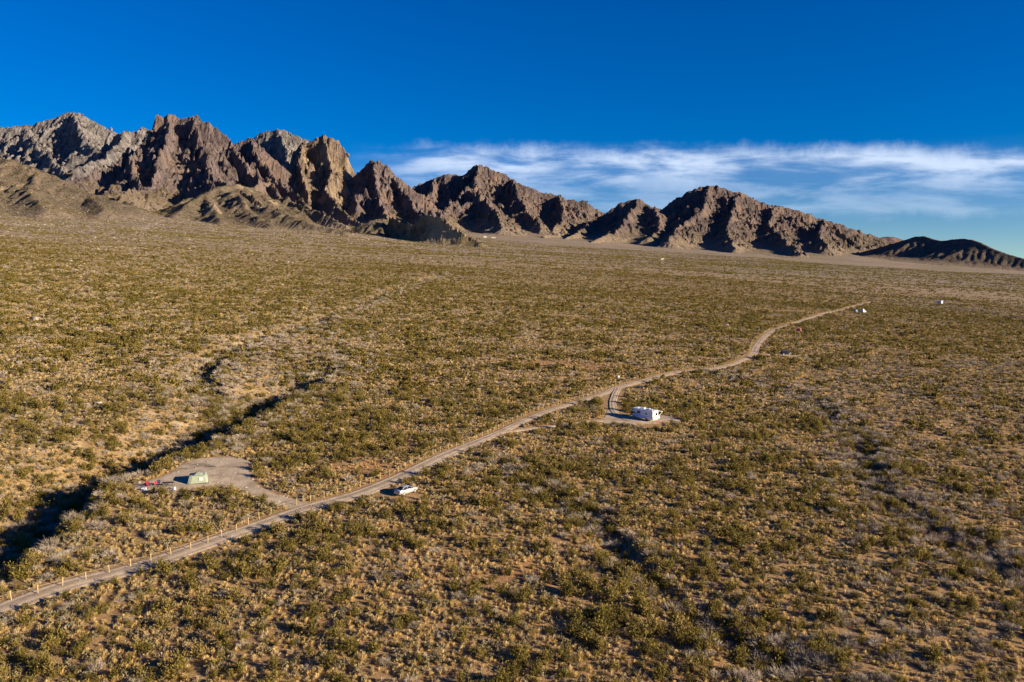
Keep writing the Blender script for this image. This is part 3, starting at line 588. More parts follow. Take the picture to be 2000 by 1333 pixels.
P_BLUE = plain('blue_tent_cloth', (.10, .27, .52), .8)
P_WCANVAS = plain('white_canvas', (.72, .68, .64), .85)
P_PLASTIC = plain('white_plastic', (.78, .80, .80), .5)
P_STUCCO = plain('white_stucco', (.52, .49, .45), .9)
P_TANWALL = plain('tan_wall', (.42, .33, .24), .9)
P_ROOF = plain('brown_roof', (.20, .13, .10), .9)

def wheel(parent, x, y, r, w, name='wheel'):
    s = 1 if y > 0 else -1
    o = MB().tube((x, y - w / 2, r), (x, y + w / 2, r), r, 20).build(name, P_TYRE, parent, bevel=.02)
    MB().tube((x, y + s * (w / 2 - .03), r), (x, y + s * (w / 2 + .012), r), r * .66, 16, r * .6).build('rim', P_RIM, o)
def car_body(stations):
    """stations: x, half width, floor, waist; ten-point hull sections"""
    rings = []
    for x, hw, z0, z1 in stations:
        zm = z0 + (z1 - z0) * .45
        rings.append([(x, -hw * .9, z0), (x, -hw, z0 + .1), (x, -hw, zm), (x, -hw * .985, z1 - .09), (x, -hw * .92, z1), (x, hw * .92, z1), (x, hw * .985, z1 - .09), (x, hw, zm), (x, hw, z0 + .1), (x, hw * .9, z0)])
    return rings
def cabin(m, prof, wb, wt):
    """greenhouse: prof = rear base, rear top, front top, front base (x,z)"""
    (x0, z0), (x1, z1), (x2, z2), (x3, z3) = prof; xm = (x1 + x2) / 2; zc = max(z1, z2) + .045
    rings = [[(x0, -wb, z0), (x1, -wt, z1), (xm, -wt, zc - .03), (x2, -wt, z2), (x3, -wb, z3)], [(x0, -wb * .5, z0 + .01), (x1, -wt * .5, z1 + .03), (xm, -wt * .5, zc), (x2, -wt * .5, z2 + .03), (x3, -wb * .5, z3 + .01)]]
    rings += [[(x, -y, z) for x, y, z in rings[1]], [(x, -y, z) for x, y, z in rings[0]]]; return m.loft(rings)
def lerp3(a, b, t): return tuple(a[i] + (b[i] - a[i]) * t for i in range(3))
def inset(q, m=.1, out=.012):
    """a pane laid just proud of the four-corner panel q"""
    A_, B_, C_, D_ = q; uv = lambda u, v: lerp3(lerp3(A_, B_, u), lerp3(D_, C_, u), v)
    return MB().quad(uv(m, m), uv(1 - m, m), uv(1 - m, 1 - m), uv(m, 1 - m), out)
def panes(root, prof, wb, wt, split=.52, out=.014):
    (x0, z0), (x1, z1), (x2, z2), (x3, z3) = prof
    for s in (1, -1):
        lo_r, hi_r, hi_f, lo_f = (x0, s * wb, z0), (x1, s * wt, z1), (x2, s * wt, z2), (x3, s * wb, z3)
        for a, b in ((.10, split - .015), (split + .015, .93)):
            q = [lerp3(lo_r, lo_f, a), lerp3(lo_r, lo_f, b), lerp3(hi_r, hi_f, b), lerp3(hi_r, hi_f, a)]
            q = [lerp3(q[0], q[3], .10), lerp3(q[1], q[2], .10), lerp3(q[1], q[2], .88), lerp3(q[0], q[3], .88)]
            off = Vector((0, s * .012, .004)); q = [tuple(Vector(p) + off) for p in q]
            (MB().quad(*q, .01) if s < 0 else MB().quad(*q[::-1], .01)).build('side_window', P_GLASS, root)
    off = Vector((.012, 0, .014)); q = [tuple(Vector(p) + off) for p in ((x3, -wb * .88, z3 + .01), (x3, wb * .88, z3 + .01), (x2, wt * .88, z2), (x2, -wt * .88, z2))]; inset(q, .05).build('windscreen', P_GLASS, root)
    off = Vector((-.012, 0, .014)); q = [tuple(Vector(p) + off) for p in ((x0, wb * .88, z0 + .01), (x0, -wb * .88, z0 + .01), (x1, -wt * .88, z1), (x1, wt * .88, z1))]; inset(q, .05).build('rear_window', P_GLASS, root)
def sedan():
    o = empty('sedan', on(SEDAN, .03), rad(52), 'silver four-door sedan parked just off the dirt road', 'car')
    st = [(-2.28, .70, .42, .80), (-2.18, .82, .30, .98), (-1.7, .88, .24, 1.02), (-.9, .90, .22, .95), (.4, .90, .22, .92), (1.2, .89, .22, .90), (1.75, .87, .24, .83), (2.12, .80, .30, .74), (2.28, .66, .36, .62)]
    b = MB().loft(car_body(st)).build('body', P_SILVER, o, bevel=.03, smooth=True)
    pr = [(-1.72, 1.0), (-.95, 1.40), (.25, 1.41), (1.12, .90)]
    cabin(MB(), pr, .80, .58).build('roof', P_SILVER, o, bevel=.02, smooth=True); panes(o, pr, .80, .58)
    for x in (-1.36, 1.36):
        for y in (-.80, .80): wheel(o, x, y, .33, .22)
    for s in (1, -1):
        MB().box(-2.30, -2.10, s * .48 - .2, s * .48 + .2, .74, .93).build('tail_light', P_RED, o, bevel=.02)
        MB().box(2.06, 2.235, s * .52 - .17, s * .52 + .17, .58, .72).build('head_light', P_LAMP, o, bevel=.02)
        MB().box(.80, .98, s * .93 - .08, s * .93 + .08, .93, 1.06).build('mirror', P_SILVER, o, bevel=.02)
        for x in (-.55, .45): MB().box(x - .1, x + .1, s * .905 - .012, s * .905 + .012, .80, .83).build('door_handle', P_RIM, o)
    MB().box(-2.34, -2.20, -.72, .72, .40, .56).build('rear_bumper', P_SILVER, o, bevel=.03)
    MB().box(-2.31, -2.26, -.24, .24, .66, .78).build('number_plate', P_PLASTIC, o)
sedan()
def off_roader():
    o = empty('off_roader', on(SUV, .1), rad(8), 'black off-roader with loaded roof rack on the gravel spur', 'car')
    st = [(-2.2, .82, .50, 1.02), (-2.1, .90, .40, 1.10), (0, .92, .38, 1.10), (1.2, .92, .38, 1.08), (2.0, .88, .42, 1.0), (2.25, .8, .5, .92)]
    MB().loft(car_body(st)).build('body', P_BLACK, o, bevel=.03, smooth=True)
    pr = [(-2.12, 1.08), (-1.95, 1.74), (.35, 1.74), (.95, 1.09)]; cabin(MB(), pr, .86, .70).build('roof', P_BLACK, o, bevel=.02); panes(o, pr, .86, .70)
    for x in (-1.35, 1.4):
        for y in (-.84, .84): wheel(o, x, y, .40, .26)
    MB().tube((-2.22, 0, .95), (-2.44, 0, .95), .36, 18).build('spare_wheel', P_TYRE, o)
    rk = MB()
    for y in (-.6, .6): rk.tube((-1.8, y, 1.88), (.2, y, 1.88), .03)
    for x in (-1.6, -.8, 0): rk.tube((x, -.62, 1.86), (x, .62, 1.86), .025).tube((x, -.6, 1.74), (x, -.6, 1.88), .02).tube((x, .6, 1.74), (x, .6, 1.88), .02)
    rk.build('roof_rack', P_GREY, o); MB().box(-1.7, -.2, -.5, .5, 1.9, 2.2).build('roof_box', P_DARK, o, bevel=.08)
    for s in (1, -1): MB().tube((2.2, s * .55, .84), (2.29, s * .55, .84), .12, 12).build('head_light', P_LAMP, o)
    MB().box(2.2, 2.42, -.85, .85, .5, .68).build('front_bumper', P_POLE, o, bevel=.03)
off_roader()
def motorhome():
    h = rad(131); c = Vector((math.cos(h), math.sin(h))); left = Vector((-c.y, c.x)); p = Vector(RV) - left * 1.0
    o = empty('motorhome', on(p, .12), h, 'white cab-over motorhome on the gravel pad', 'motorhome')
    MB().prism([(-2.15, .52), (-2.2, 2.72), (-2.05, 2.86), (4.4, 2.90), (4.85, 2.62), (4.95, 2.2), (4.75, 1.98), (3.2, 1.86), (3.2, .52), (.75, .50), (.7, .85), (-.7, .85), (-.75, .50)], -1.13, 1.13).build('coach_body', P_WHITE, o, bevel=.03)
    MB().prism([(3.2, .55), (3.2, 1.84), (3.72, 1.84), (4.18, 1.34), (4.95, 1.16), (5.02, .55), (4.5, .5), (4.4, .8), (3.75, .8), (3.65, .5)], -.95, .95).build('cab', P_WHITE, o, bevel=.03)
    inset([(4.22, -.85, 1.33), (4.22, .85, 1.33), (3.76, .85, 1.82), (3.76, -.85, 1.82)], .06).build('windscreen', P_GLASS, o)
    for s in (1, -1):
        MB().box(3.3, 3.85, s * .957 - .012, s * .957 + .012, 1.30, 1.4).build('cab_window', P_GLASS, o)
        MB().box(4.2, 4.72, s * 1.14 - .012, s * 1.14 + .012, 2.25, 2.58).build('bunk_window', P_GLASS, o, bevel=.004)
        w = MB().box(2.0, 3.05, s * 1.14 - .014, s * 1.14 + .014, 1.62, 2.3).build('window', P_GLASS, o, bevel=.004)
        MB().box(1.96, 3.09, s * 1.134 - .008, s * 1.134 + .008, 1.58, 2.34).build('frame', P_GREY, w)
        MB().box(-.2, .2, s * 1.14 - .014, s * 1.14 + .014, 1.55, 2.05).build('window', P_GLASS, o, bevel=.004)
        MB().box(-2.0, 3.15, s * 1.136 - .006, s * 1.136 + .006, 1.12, 1.20).build('side_stripe', plain('blue_stripe', (.14, .2, .34), .5) if s > 0 else bpy.data.materials['blue_stripe'], o)
        MB().box(4.96, 5.05, s * .62 - .2, s * .62 + .2, .85, 1.08).build('head_light', P_LAMP, o, bevel=.01)
        MB().box(-2.22, -2.16, s * .95 - .08, s * .95 + .08, .8, 1.1).build('tail_light', P_RED, o)
    w = MB().box(-2.225, -2.17, -.75, -.05, 1.62, 2.2).build('rear_window', P_GLASS, o, bevel=.004); MB().box(-2.205, -2.165, -.80, 0, 1.57, 2.25).build('frame', P_GREY, w)
    for x in (0, 4.08):
        for y in (-.98, .98): wheel(o, x, y, .38, .26)
    MB().box(1.3, 2.3, -.35, .35, 2.88, 3.16).build('air_conditioner', P_PLASTIC, o, bevel=.06)
    for x, y in ((-1.2, .3), (.2, -.4), (3.3, .4)): MB().box(x - .22, x + .22, y - .22, y + .22, 2.87, 3.0).build('roof_vent', P_PLASTIC, o, bevel=.03)
    MB().tube((-.4, .35, 2.86), (-.4, .35, 3.12), .05).loft([[(-.4 + .42 * math.cos(a) * k, .35 + .42 * math.sin(a) * k, 3.12 + zz) for a in np.linspace(0, 6.283, 14, endpoint=False)] for k, zz in ((.3, 0), (.8, .05), (1, .14))]).build('satellite_dish', P_PLASTIC, o)
    MB().box(-1.7, .9, -.3, .75, 2.885, 2.93).build('solar_panel', P_GLASS, o)
    aw = MB().quad((-1.9, -1.15, 2.72), (2.6, -1.15, 2.72), (2.6, -3.2, 2.18), (-1.9, -3.2, 2.18), .02).build('awning', plain('awning_cloth', (.62, .62, .60), .8), o)
    MB().tube((-1.95, -3.2, 2.17), (2.65, -3.2, 2.17), .06).build('awning_roller', P_PLASTIC, aw)
    for x in (-1.93, 2.63): MB().tube((x, -1.16, .95), (x, -3.2, 2.17), .045).tube((x, -1.16, 2.74), (x, -3.2, 2.22), .045).build('awning_arm', P_PLASTIC, aw)
    MB().box(-2.30, -2.2, -1.0, 1.0, .48, .60).build('rear_bumper', P_POLE, o, bevel=.01)
    rk = MB().tube((-2.2, -.2, .7), (-2.62, -.2, .72), .025).tube((-2.2, .7, .7), (-2.62, .7, .72), .025).tube((-2.45, -.6, .74), (-2.45, 1.05, .74), .025).build('bicycle_rack', P_GREY, o)
    M_ = o.matrix_basis; W_ = lambda v: tuple(M_ @ Vector(v))
    bpy.context.view_layer.update()
    # a bicycle hung on the rack
    b = empty('bicycle', W_((-2.45, .25, .77)), h, 'dark bicycle on the rack behind the motorhome', 'bicycle')
    for y in (-.5, .52):
        ring = [[(0 + .02 * q, y + (.33 + .025 * e) * math.cos(a), .33 + (.33 + .025 * e) * math.sin(a)) for q, e in ((-1, 0), (0, 1), (1, 0), (0, -1))] for a in np.linspace(0, 6.283, 21)]
        wv = MB().loft(ring, False).build('wheel', P_TYRE, b)
        sp = MB()
        for a in np.linspace(0, 3.1416, 6, endpoint=False): sp.tube((0, y + .32 * math.cos(a), .33 + .32 * math.sin(a)), (0, y - .32 * math.cos(a), .33 - .32 * math.sin(a)), .006, 4)
        sp.build('spokes', P_RIM, wv)
    MB().tube((0, -.5, .33), (0, -.08, .33), .016).tube((0, -.08, .33), (0, -.2, .8), .018).tube((0, -.5, .33), (0, -.18, .72), .012).tube((0, -.08, .33), (0, .34, .78), .02).tube((0, -.19, .76), (0, .36, .84), .02).tube((0, .33, .95), (0, .52, .33), .016).build('frame', P_DARK, b)
    MB().box(-.06, .06, -.34, -.08, .86, .91).build('saddle', P_DARK, b, bevel=.02); MB().tube((-.26, .33, .97), (.26, .33, .97), .014).build('handlebar', P_GREY, b)
    # red fuel can on the bumper
    g = empty('fuel_can', W_((-2.62, -.62, .0)), h, 'red fuel can standing behind the motorhome', 'fuel can')
    MB().prism([(-.09, 0), (.09, 0), (.09, .34), (.02, .42), (-.09, .42)], -.2, .2).build('can_body', plain('red_can', (.5, .03, .03), .5), g, bevel=.02); MB().tube((.04, 0, .39), (.1, 0, .48), .03).build('spout', P_DARK, g)
    g.location = on((g.location.x, g.location.y), .1)
    return W_
RVW = motorhome()
def camp_chair(p, rz, mat, label, group=None, dz=.06):
    o = empty('camp_chair', on(p, dz), rz, label, 'chair', group)
    MB().quad((-.28, -.25, .44), (.28, -.25, .44), (.26, .24, .38), (-.26, .24, .38), .02).build('seat', mat, o)
    MB().quad((-.28, .24, .40), (.28, .24, .40), (.30, .40, .98), (-.30, .40, .98), .02).build('backrest', mat, o)
    for s in (1, -1):
        MB().quad((s * .30, -.26, .62), (s * .38, -.26, .62), (s * .38, .3, .66), (s * .30, .3, .66), .02).build('armrest', mat, o)
        MB().tube((s * .34, -.28, 0), (s * .28, .25, .42), .014, 6).tube((s * .34, -.27, 0), (s * .34, -.26, .62), .012, 6).build('leg', P_GREY, o)
        MB().tube((s * .34, .32, 0), (-s * .28, .28, .44), .014, 6).tube((s * .30, .28, .38), (s * .31, .40, .98), .012, 6).build('leg', P_GREY, o)
camp_chair(CH1, rad(200), P_CHAIRRED, 'red folding chair at the back of the tent camp')
camp_chair(CH2, rad(250), P_CHAIRRED, 'red folding chair nearest the picnic table')
camp_chair(CH3, rad(150), P_CHAIRRED, 'red folding chair beside the white cooler')
camp_chair(CH4, rad(220), P_NAVY, 'navy folding chair between red chairs and picnic table')
camp_chair(SUVCHAIR, rad(240), P_CHAIRRED, 'crimson folding chair in front of the black off-roader')
camp_chair((SUVCHAIR[0] + 1.1, SUVCHAIR[1] + .2), rad(150), P_NAVY, 'dark folding chair beside the crimson one')
rc = RVW((1.2, -2.6, 0)); camp_chair((rc[0], rc[1]), rad(210), P_NAVY, 'dark folding chair under the motorhome awning', dz=.1)
rc = RVW((-1.0, -3.0, 0)); camp_chair((rc[0], rc[1]), rad(20), P_PLASTIC, 'white folding chair by the motorhome awning', dz=.1)
def picnic_table():
    o = empty('picnic_table', on(TABLE, .06), rad(8), 'dark picnic table beside the red chairs', 'table')
    for k in range(4): MB().box(-.95, .95, -.36 + k * .185, -.36 + k * .185 + .165, .72, .76).build('plank', P_DARK, o)
    for s in (1, -1):
        MB().box(-.95, .95, s * .72 - .14, s * .72 + .14, .42, .46).build('bench', P_DARK, o)
        MB().tube((s * .7, -.7, .42), (s * .7, .7, .42), .03).tube((s * .7, -.62, 0), (s * .7, -.22, .72), .03).tube((s * .7, .62, 0), (s * .7, .22, .72), .03).build('leg', P_GREY, o)
picnic_table()
o = empty('cooler', on(WHITE, .05), rad(15), 'white cooler box beside the red chairs', 'cooler')
MB().box(-.38, .38, -.22, .22, 0, .36).build('tub', P_PLASTIC, o, bevel=.03); MB().box(-.4, .4, -.24, .24, .362, .44).build('lid', P_WHITE, o, bevel=.02)
o = empty('water_jug', on(JUG, .05), 0, 'white water jug on the clearing edge near the picnic table', 'jug')
MB().tube((0, 0, 0), (0, 0, .42), .2, 14, .19).tube((0, 0, .421), (0, 0, .48), .19, 14, .08).build('jug_body', P_PLASTIC, o); MB().tube((0, 0, .481), (0, 0, .54), .05, 10).build('cap', P_GREY, o)
def sagging(A_, B_, C_, D_, n=7, sag=.05, seed=0):
    """a cloth panel between four corners, pulled in between its poles"""
    r = np.random.default_rng(seed); v = []; f = []
    for j in range(n):
        for i in range(n):
            u, w = i / (n - 1), j / (n - 1); p = Vector(lerp3(lerp3(A_, B_, u), lerp3(D_, C_, u), w)); nn = (Vector(B_) - Vector(A_)).cross(Vector(D_) - Vector(A_)).normalized()
            v.append(tuple(p - nn * sag * (16 * u * (1 - u) * w * (1 - w) * (1 + .4 * r.normal()))))
    f = [(j * n + i, j * n + i + 1, (j + 1) * n + i + 1, (j + 1) * n + i) for j in range(n - 1) for i in range(n - 1)]; m = MB(); m.add(v, f); return m
def cloth(m, name, mat, parent):
    o = m.build(name, mat, parent, smooth=True); md = o.modifiers.new('thickness', 'SOLIDIFY'); md.thickness = .012; return o
def cabin_tent(p, rz, w, d, h, top, peak, mats, name, label, dz=.06, window=True):
    o = empty(name, on(p, dz), rz, label, 'tent'); a, b = w / 2, d / 2; c, e = w / 2 * top, d / 2 * top
    bo = [(-a, -b, 0), (a, -b, 0), (a, b, 0), (-a, b, 0)]; tp = [(-c, -e, h), (c, -e, h), (c, e, h), (-c, e, h)]; pk = (0, 0, peak)
    for i in range(4):
        wl_ = cloth(sagging(bo[i], bo[(i + 1) % 4], tp[(i + 1) % 4], tp[i], 8, .05, i), 'wall', mats[0], o)
        pts = (tp[i], tp[(i + 1) % 4], pk); q = MB(); n = 6; v = []; idx = {}
        for j in range(n + 1):
            for k in range(n + 1 - j):
                u, t = k / n, j / n; pp = Vector(pts[0]) * (1 - u - t) + Vector(pts[1]) * u + Vector(pts[2]) * t; idx[(k, j)] = len(v); v.append(tuple(pp - Vector((0, 0, .06 * 9 * u * t * (1 - u - t) * 2))))
        fs = [(idx[(k, j)], idx[(k + 1, j)], idx[(k, j + 1)]) for j in range(n) for k in range(n - j)] + [(idx[(k + 1, j)], idx[(k + 1, j + 1)], idx[(k, j + 1)]) for j in range(n) for k in range(n - j - 1)]
        q.add(v, fs); cloth(q, 'roof_panel', mats[1], o)
        MB().tube(bo[i], tp[i], .018, 6).tube(tp[i], pk, .018, 6).build('pole', P_POLE, o)
        MB().box(bo[i][0] - .08, bo[i][0] + .08, bo[i][1] - .08, bo[i][1] + .08, -.02, .05).build('foot', P_DARK, o)
    MB().box(-a - .02, a + .02, -b - .02, b + .02, -.03, .03).build('groundsheet', P_DARK, o)
    if window:
        uv = lambda u, t, k=.03: tuple(Vector(lerp3(lerp3(bo[0], bo[1], u), lerp3(tp[0], tp[1], u), t)) + Vector((0, -k, 0)))
        MB().quad(uv(.56, .36), uv(.80, .36), uv(.78, .78), uv(.57, .78), .01).build('window', P_MESHWIN, o); MB().quad(uv(.14, .05), uv(.36, .05), uv(.37, .9), uv(.16, .9), .008).build('door', mats[0], o)
    return o
t = cabin_tent(TENT, rad(20), 3.4, 2.9, 1.3, .8, 1.5, (P_CANVAS, P_CANVAS2), 'cabin_tent', 'pale green cabin tent pitched on the gravel clearing')
cloth(sagging((-.75, -.75, 1.4), (.75, -.75, 1.4), (.1, 0, 1.75), (-.1, 0, 1.75), 5, .02), 'roof_cap', P_CANVAS, t); cloth(sagging((-.75, .75, 1.4), (-.75, -.75, 1.4), (-.1, 0, 1.75), (-.1, .02, 1.75), 5, .02), 'roof_cap', P_CANVAS, t); cloth(sagging((.75, -.75, 1.4), (.75, .75, 1.4), (.1, .02, 1.75), (.1, 0, 1.75), 5, .02), 'roof_cap', P_CANVAS, t)
cabin_tent(REDTENT, rad(-25), 2.6, 2.2, 1.5, .72, 2.0, (P_REDTENT, P_REDTENT), 'small_tent', 'small red tent in the scrub above the black off-roader')
cabin_tent(BLUETENT, rad(20), 2.1, 2.1, 2.3, .8, 3.1, (P_BLUE, P_BLUE), 'shelter_tent', 'tall pale blue tent near the far road bend')
cabin_tent(TIPI, rad(30), 4.2, 4.0, .35, .88, 3.0, (P_WCANVAS, P_WCANVAS), 'pyramid_tent', 'white pyramid tent next to the blue one', window=False)
cabin_tent(DARKTENT, rad(5), 3.2, 1.8, .6, .7, 1.15, (P_DARK, P_DARK), 'ground_tent', 'low dark tent beside the white pyramid tent', window=False)
def trailer():
    o = empty('camper_trailer', on(TRAILER, .05), rad(118), 'white camper trailer alone on the far plain', 'trailer')
    MB().prism([(-2.6, .6), (-2.65, 3.0), (-2.4, 3.25), (2.2, 3.25), (2.65, 2.7), (2.5, .6)], -1.3, 1.3).build('body', P_WHITE, o, bevel=.05)
    for s in (1, -1):
        MB().box(-1.9, 1.6, s * 1.31 - .012, s * 1.31 + .012, 1.6, 2.4).build('window', P_GLASS, o); MB().box(-2.4, 2.3, s * 1.308 - .01, s * 1.308 + .01, .95, 1.15).build('side_stripe', P_NAVY, o)
        for x in (-.4, .4): wheel(o, x, s * 1.1, .36, .24)
    MB().box(-2.67, -2.6, -.8, .8, 1.7, 2.4).build('rear_window', P_GLASS, o); MB().tube((2.5, .6, .62), (3.6, 0, .55), .06).tube((2.5, -.6, .62), (3.6, 0, .55), .06).build('hitch', P_GREY, o)
trailer()
# far ranch houses at the mountain foot
def ranch(p, rz, w, d, h, wall, label):
    o = empty('ranch_house', (p[0], p[1], 0), rz, label, 'house')
    MB().box(-w / 2, w / 2, -d / 2, d / 2, -1.5, h).build('wall', wall, o)
    MB().prism([(-w / 2 - .5, h + .005), (w / 2 + .5, h + .005), (w / 2 * .4, h + 1.6), (-w / 2 * .4, h + 1.6)], -d / 2 - .5, d / 2 + .5).build('roof', P_ROOF if wall is P_TANWALL else P_STUCCO, o)
    for k in range(3): MB().box(-w / 2 + w * (k + .5) / 3 - .7, -w / 2 + w * (k + .5) / 3 + .7, -d / 2 - .05, -d / 2 + .05, 1.0, 2.3).build('window', P_GLASS, o)
    MB().box(w * .18, w * .18 + 1.0, -d / 2 - .06, -d / 2 + .06, 0, 2.1).build('door', P_ROOF, o); return o
HOUSES = [ranch((-118, 3480), .3, 15, 9, 3.2, P_STUCCO, 'white ranch house at the foot of the notched mountain'), ranch((-82, 3500), .1, 20, 9, 3, P_STUCCO, 'long white ranch building right of its neighbour'),
          ranch((403, 2150), .2, 9, 6, 3, P_STUCCO, 'white house on the plain below the pointed foothill'), ranch((440, 2180), -.2, 10, 6, 3, P_TANWALL, 'tan house on the plain beside the white one')]
# post and rope fence along the far side of the road
FL = smooth_line(FENCE, .4); s_ = np.concatenate([[0], np.cumsum(np.hypot(*np.diff(FL, axis=0).T))]); q_ = np.arange(0, s_[-1], 2.82)
FP = np.column_stack([np.interp(q_, s_, FL[:, 0]), np.interp(q_, s_, FL[:, 1])]); FZ = height(FP[:, 0], FP[:, 1])
fence = empty('post_and_rope_fence', (FP[0, 0], FP[0, 1], FZ[0]), 0, 'long fence of yellow timber posts strung with rope beside the dirt road', 'fence')
post_me = MB().tube((0, 0, -.3), (0, 0, 1.14), .07, 10, .064).loft([[(.064 * k * math.cos(a), .064 * k * math.sin(a), 1.14 + z) for a in np.linspace(0, 6.283, 10, endpoint=False)] for k, z in ((1, .001), (.8, .03))]).mesh('post'); post_me.materials.append(P_POST)
rg = random.Random(5); rope = MB()
for i in range(min(len(FP), 300)):
    add_obj('post', post_me, parent=fence, loc=(FP[i, 0] - FP[0, 0] + rg.uniform(-.05, .05), FP[i, 1] - FP[0, 1] + rg.uniform(-.05, .05), FZ[i] - FZ[0] + rg.uniform(-.16, .05)), rot=(rg.gauss(0, .04), rg.gauss(0, .04), rg.uniform(0, 6)))
    if i:
        for k in range(4):
            pt = lambda t: tuple(Vector((FP[i - 1, 0] + (FP[i, 0] - FP[i - 1, 0]) * t - FP[0, 0], FP[i - 1, 1] + (FP[i, 1] - FP[i - 1, 1]) * t - FP[0, 1], FZ[i - 1] + (FZ[i] - FZ[i - 1]) * t - FZ[0] + 1.0 - .5 * t * (1 - t))))
            rope.tube(pt(k / 4), pt((k + 1) / 4), .015, 4)
rope.build('rope', P_ROPE, fence)
o = empty('trail_sign', on(SIGN), rad(10), 'small white marker sign behind the fence', 'sign')
MB().box(-.05, .05, -.05, .05, -.2, 1.3).build('post', P_POST, o); MB().box(-.3, .3, -.075, -.055, .8, 1.35).build('panel', P_PLASTIC, o)
# ------------------------------------------------------------------ desert plants
def plant_material(name, stops, rough=.75, trans=.32, hue=.5):
    k = NT(name, rough, .15); r = k.rnd(); p = k.coord('Object')
    n = k.new('ShaderNodeValToRGB'); cr = n.color_ramp
    cr.elements[0].position, cr.elements[0].color = stops[0][0], (*stops[0][1], 1)
    cr.elements[1].position, cr.elements[1].color = stops[-1][0], (*stops[-1][1], 1)
    for q, c in stops[1:-1]:
        e = cr.elements.new(q); e.color = (*c, 1)
    k.l.new(r, n.inputs[0])
    c = k.mix(k.math('MULTIPLY', k.step(k.noise(p, 3.0, 3), .35, .7), .55), n.outputs[0], tuple(v * 1.5 for v in stops[len(stops) // 2][1]))
    k.b.inputs['Subsurface Weight'].default_value = 0
    m = k.color(c)
    if trans:
        t = k.new('ShaderNodeBsdfTranslucent'); k.l.new(c, t.inputs[0]); mx = k.new('ShaderNodeMixShader'); mx.inputs[0].default_value = trans
        k.l.new(k.b.outputs[0], mx.inputs[1]); k.l.new(t.outputs[0], mx.inputs[2]); k.l.new(mx.outputs[0], k.n['Material Output'].inputs[0])
    return m
M_CREO = plant_material('creosote_leaf', [(0, (.082, .068, .016)), (.35, (.135, .107, .022)), (.7, (.195, .15, .034)), (1, (.27, .195, .07))])
M_GREY = plant_material('bare_grey_twig', [(0, (.19, .15, .11)), (.5, (.31, .255, .19)), (.85, (.42, .355, .275)), (1, (.25, .15, .11))], trans=.1)
M_STRAW = plant_material('dry_grass', [(0, (.36, .245, .09)), (.5, (.50, .355, .14)), (1, (.58, .45, .23))], trans=.3)
M_BURSAGE = plant_material('drab_low_scrub', [(0, (.14, .115, .06)), (.5, (.20, .165, .09)), (1, (.26, .22, .14))], trans=.2)
M_STEM = NT('shrub_stem', .9).color((.10, .075, .055))
M_DRYMIX = plant_material('bleached_grass', [(0, (.27, .20, .11)), (.5, (.37, .285, .17)), (1, (.45, .37, .25))], trans=.3)
M_YUCCA = plant_material('yucca_blade', [(0, (.13, .17, .075)), (1, (.21, .25, .12))])
def quads_cloud(c, d1, d2):
    """one quad for every centre with half-axes d1, d2"""
    v = np.stack([c - d1 - d2, c + d1 - d2, c + d1 + d2, c - d1 + d2], 1).reshape(-1, 3); return v, np.arange(len(v)).reshape(-1, 4)
def rand_unit(rng, n):
    v = rng.normal(size=(n, 3)); return v / np.linalg.norm(v, axis=1)[:, None]
def bush_mesh(name, rng, n, R, H, size, lobes, mat, twigs=0):
    cx = rng.normal(0, R * .42, (lobes, 2)); lr = rng.uniform(.32, .6, lobes) * R; lh = H * rng.uniform(.55, 1.0, lobes)
    k = rng.integers(0, lobes, n); u = rand_unit(rng, n) * (rng.uniform(.3, 1, n) ** .45)[:, None]
    c = np.stack([cx[k, 0] + u[:, 0] * lr[k], cx[k, 1] + u[:, 1] * lr[k], lh[k] * .56 + u[:, 2] * lh[k] * .46], 1); c[:, 2] = np.maximum(c[:, 2], .04)
    a = rand_unit(rng, n); a[:, 2] = np.abs(a[:, 2]) * .9 + .25; a /= np.linalg.norm(a, axis=1)[:, None]
    b = np.cross(a, rand_unit(rng, n)); b /= np.linalg.norm(b, axis=1)[:, None] + 1e-9; s = size * rng.uniform(.6, 1.35, n)[:, None]
    v, f = quads_cloud(c, a * s * .75, b * s * .42); me = mesh_np(name, v, f, False); me.materials.append(mat); return me
def vase_bush_mesh(name, rng, nb, per, R, H, size, mat):
    """open creosote: stems fan from the root, small leaf sprays along their outer half"""
    az = rng.uniform(0, 6.283, nb); tilt = np.abs(rng.normal(0, .62, nb)).clip(.03, 1.25); ln = rng.uniform(.65, 1.12, nb)
    d = np.stack([np.cos(az) * np.sin(tilt) * R * 1.25, np.sin(az) * np.sin(tilt) * R * 1.25, np.cos(tilt * .8) * H], 1) * ln[:, None]
    k = np.repeat(np.arange(nb), per); t = rng.uniform(.28, 1.03, nb * per) ** .8; c = d[k] * t[:, None] + rng.normal(0, .085, (nb * per, 3)) * (.6 + t[:, None]); c[:, 2] = np.maximum(c[:, 2] - .12 * t * t * (tilt[k] > .7), .03)
    a = d[k] / np.linalg.norm(d[k], axis=1)[:, None] + rand_unit(rng, nb * per) * .8; a /= np.linalg.norm(a, axis=1)[:, None]
    b = np.cross(a, rand_unit(rng, nb * per)); b /= np.linalg.norm(b, axis=1)[:, None] + 1e-9; s = size * rng.uniform(.55, 1.4, nb * per)[:, None]
    v, f = quads_cloud(c, a * s * .8, b * s * .36)
    s1 = np.cross(d, [0.2, .3, 1.0]); s1 /= np.linalg.norm(s1, axis=1)[:, None]; w = .014
    sv = np.stack([-s1 * w, s1 * w, d * .9 + s1 * w * .4, d * .9 - s1 * w * .4], 1).reshape(-1, 3); n0 = len(v)
    me = mesh_np(name, np.vstack([v, sv]), np.vstack([f, np.arange(len(sv)).reshape(-1, 4) + n0]), False); me.materials.append(mat); me.materials.append(M_STEM)
    mi = np.zeros(len(f) + nb, np.int32); mi[len(f):] = 1; me.polygons.foreach_set('material_index', mi); return me
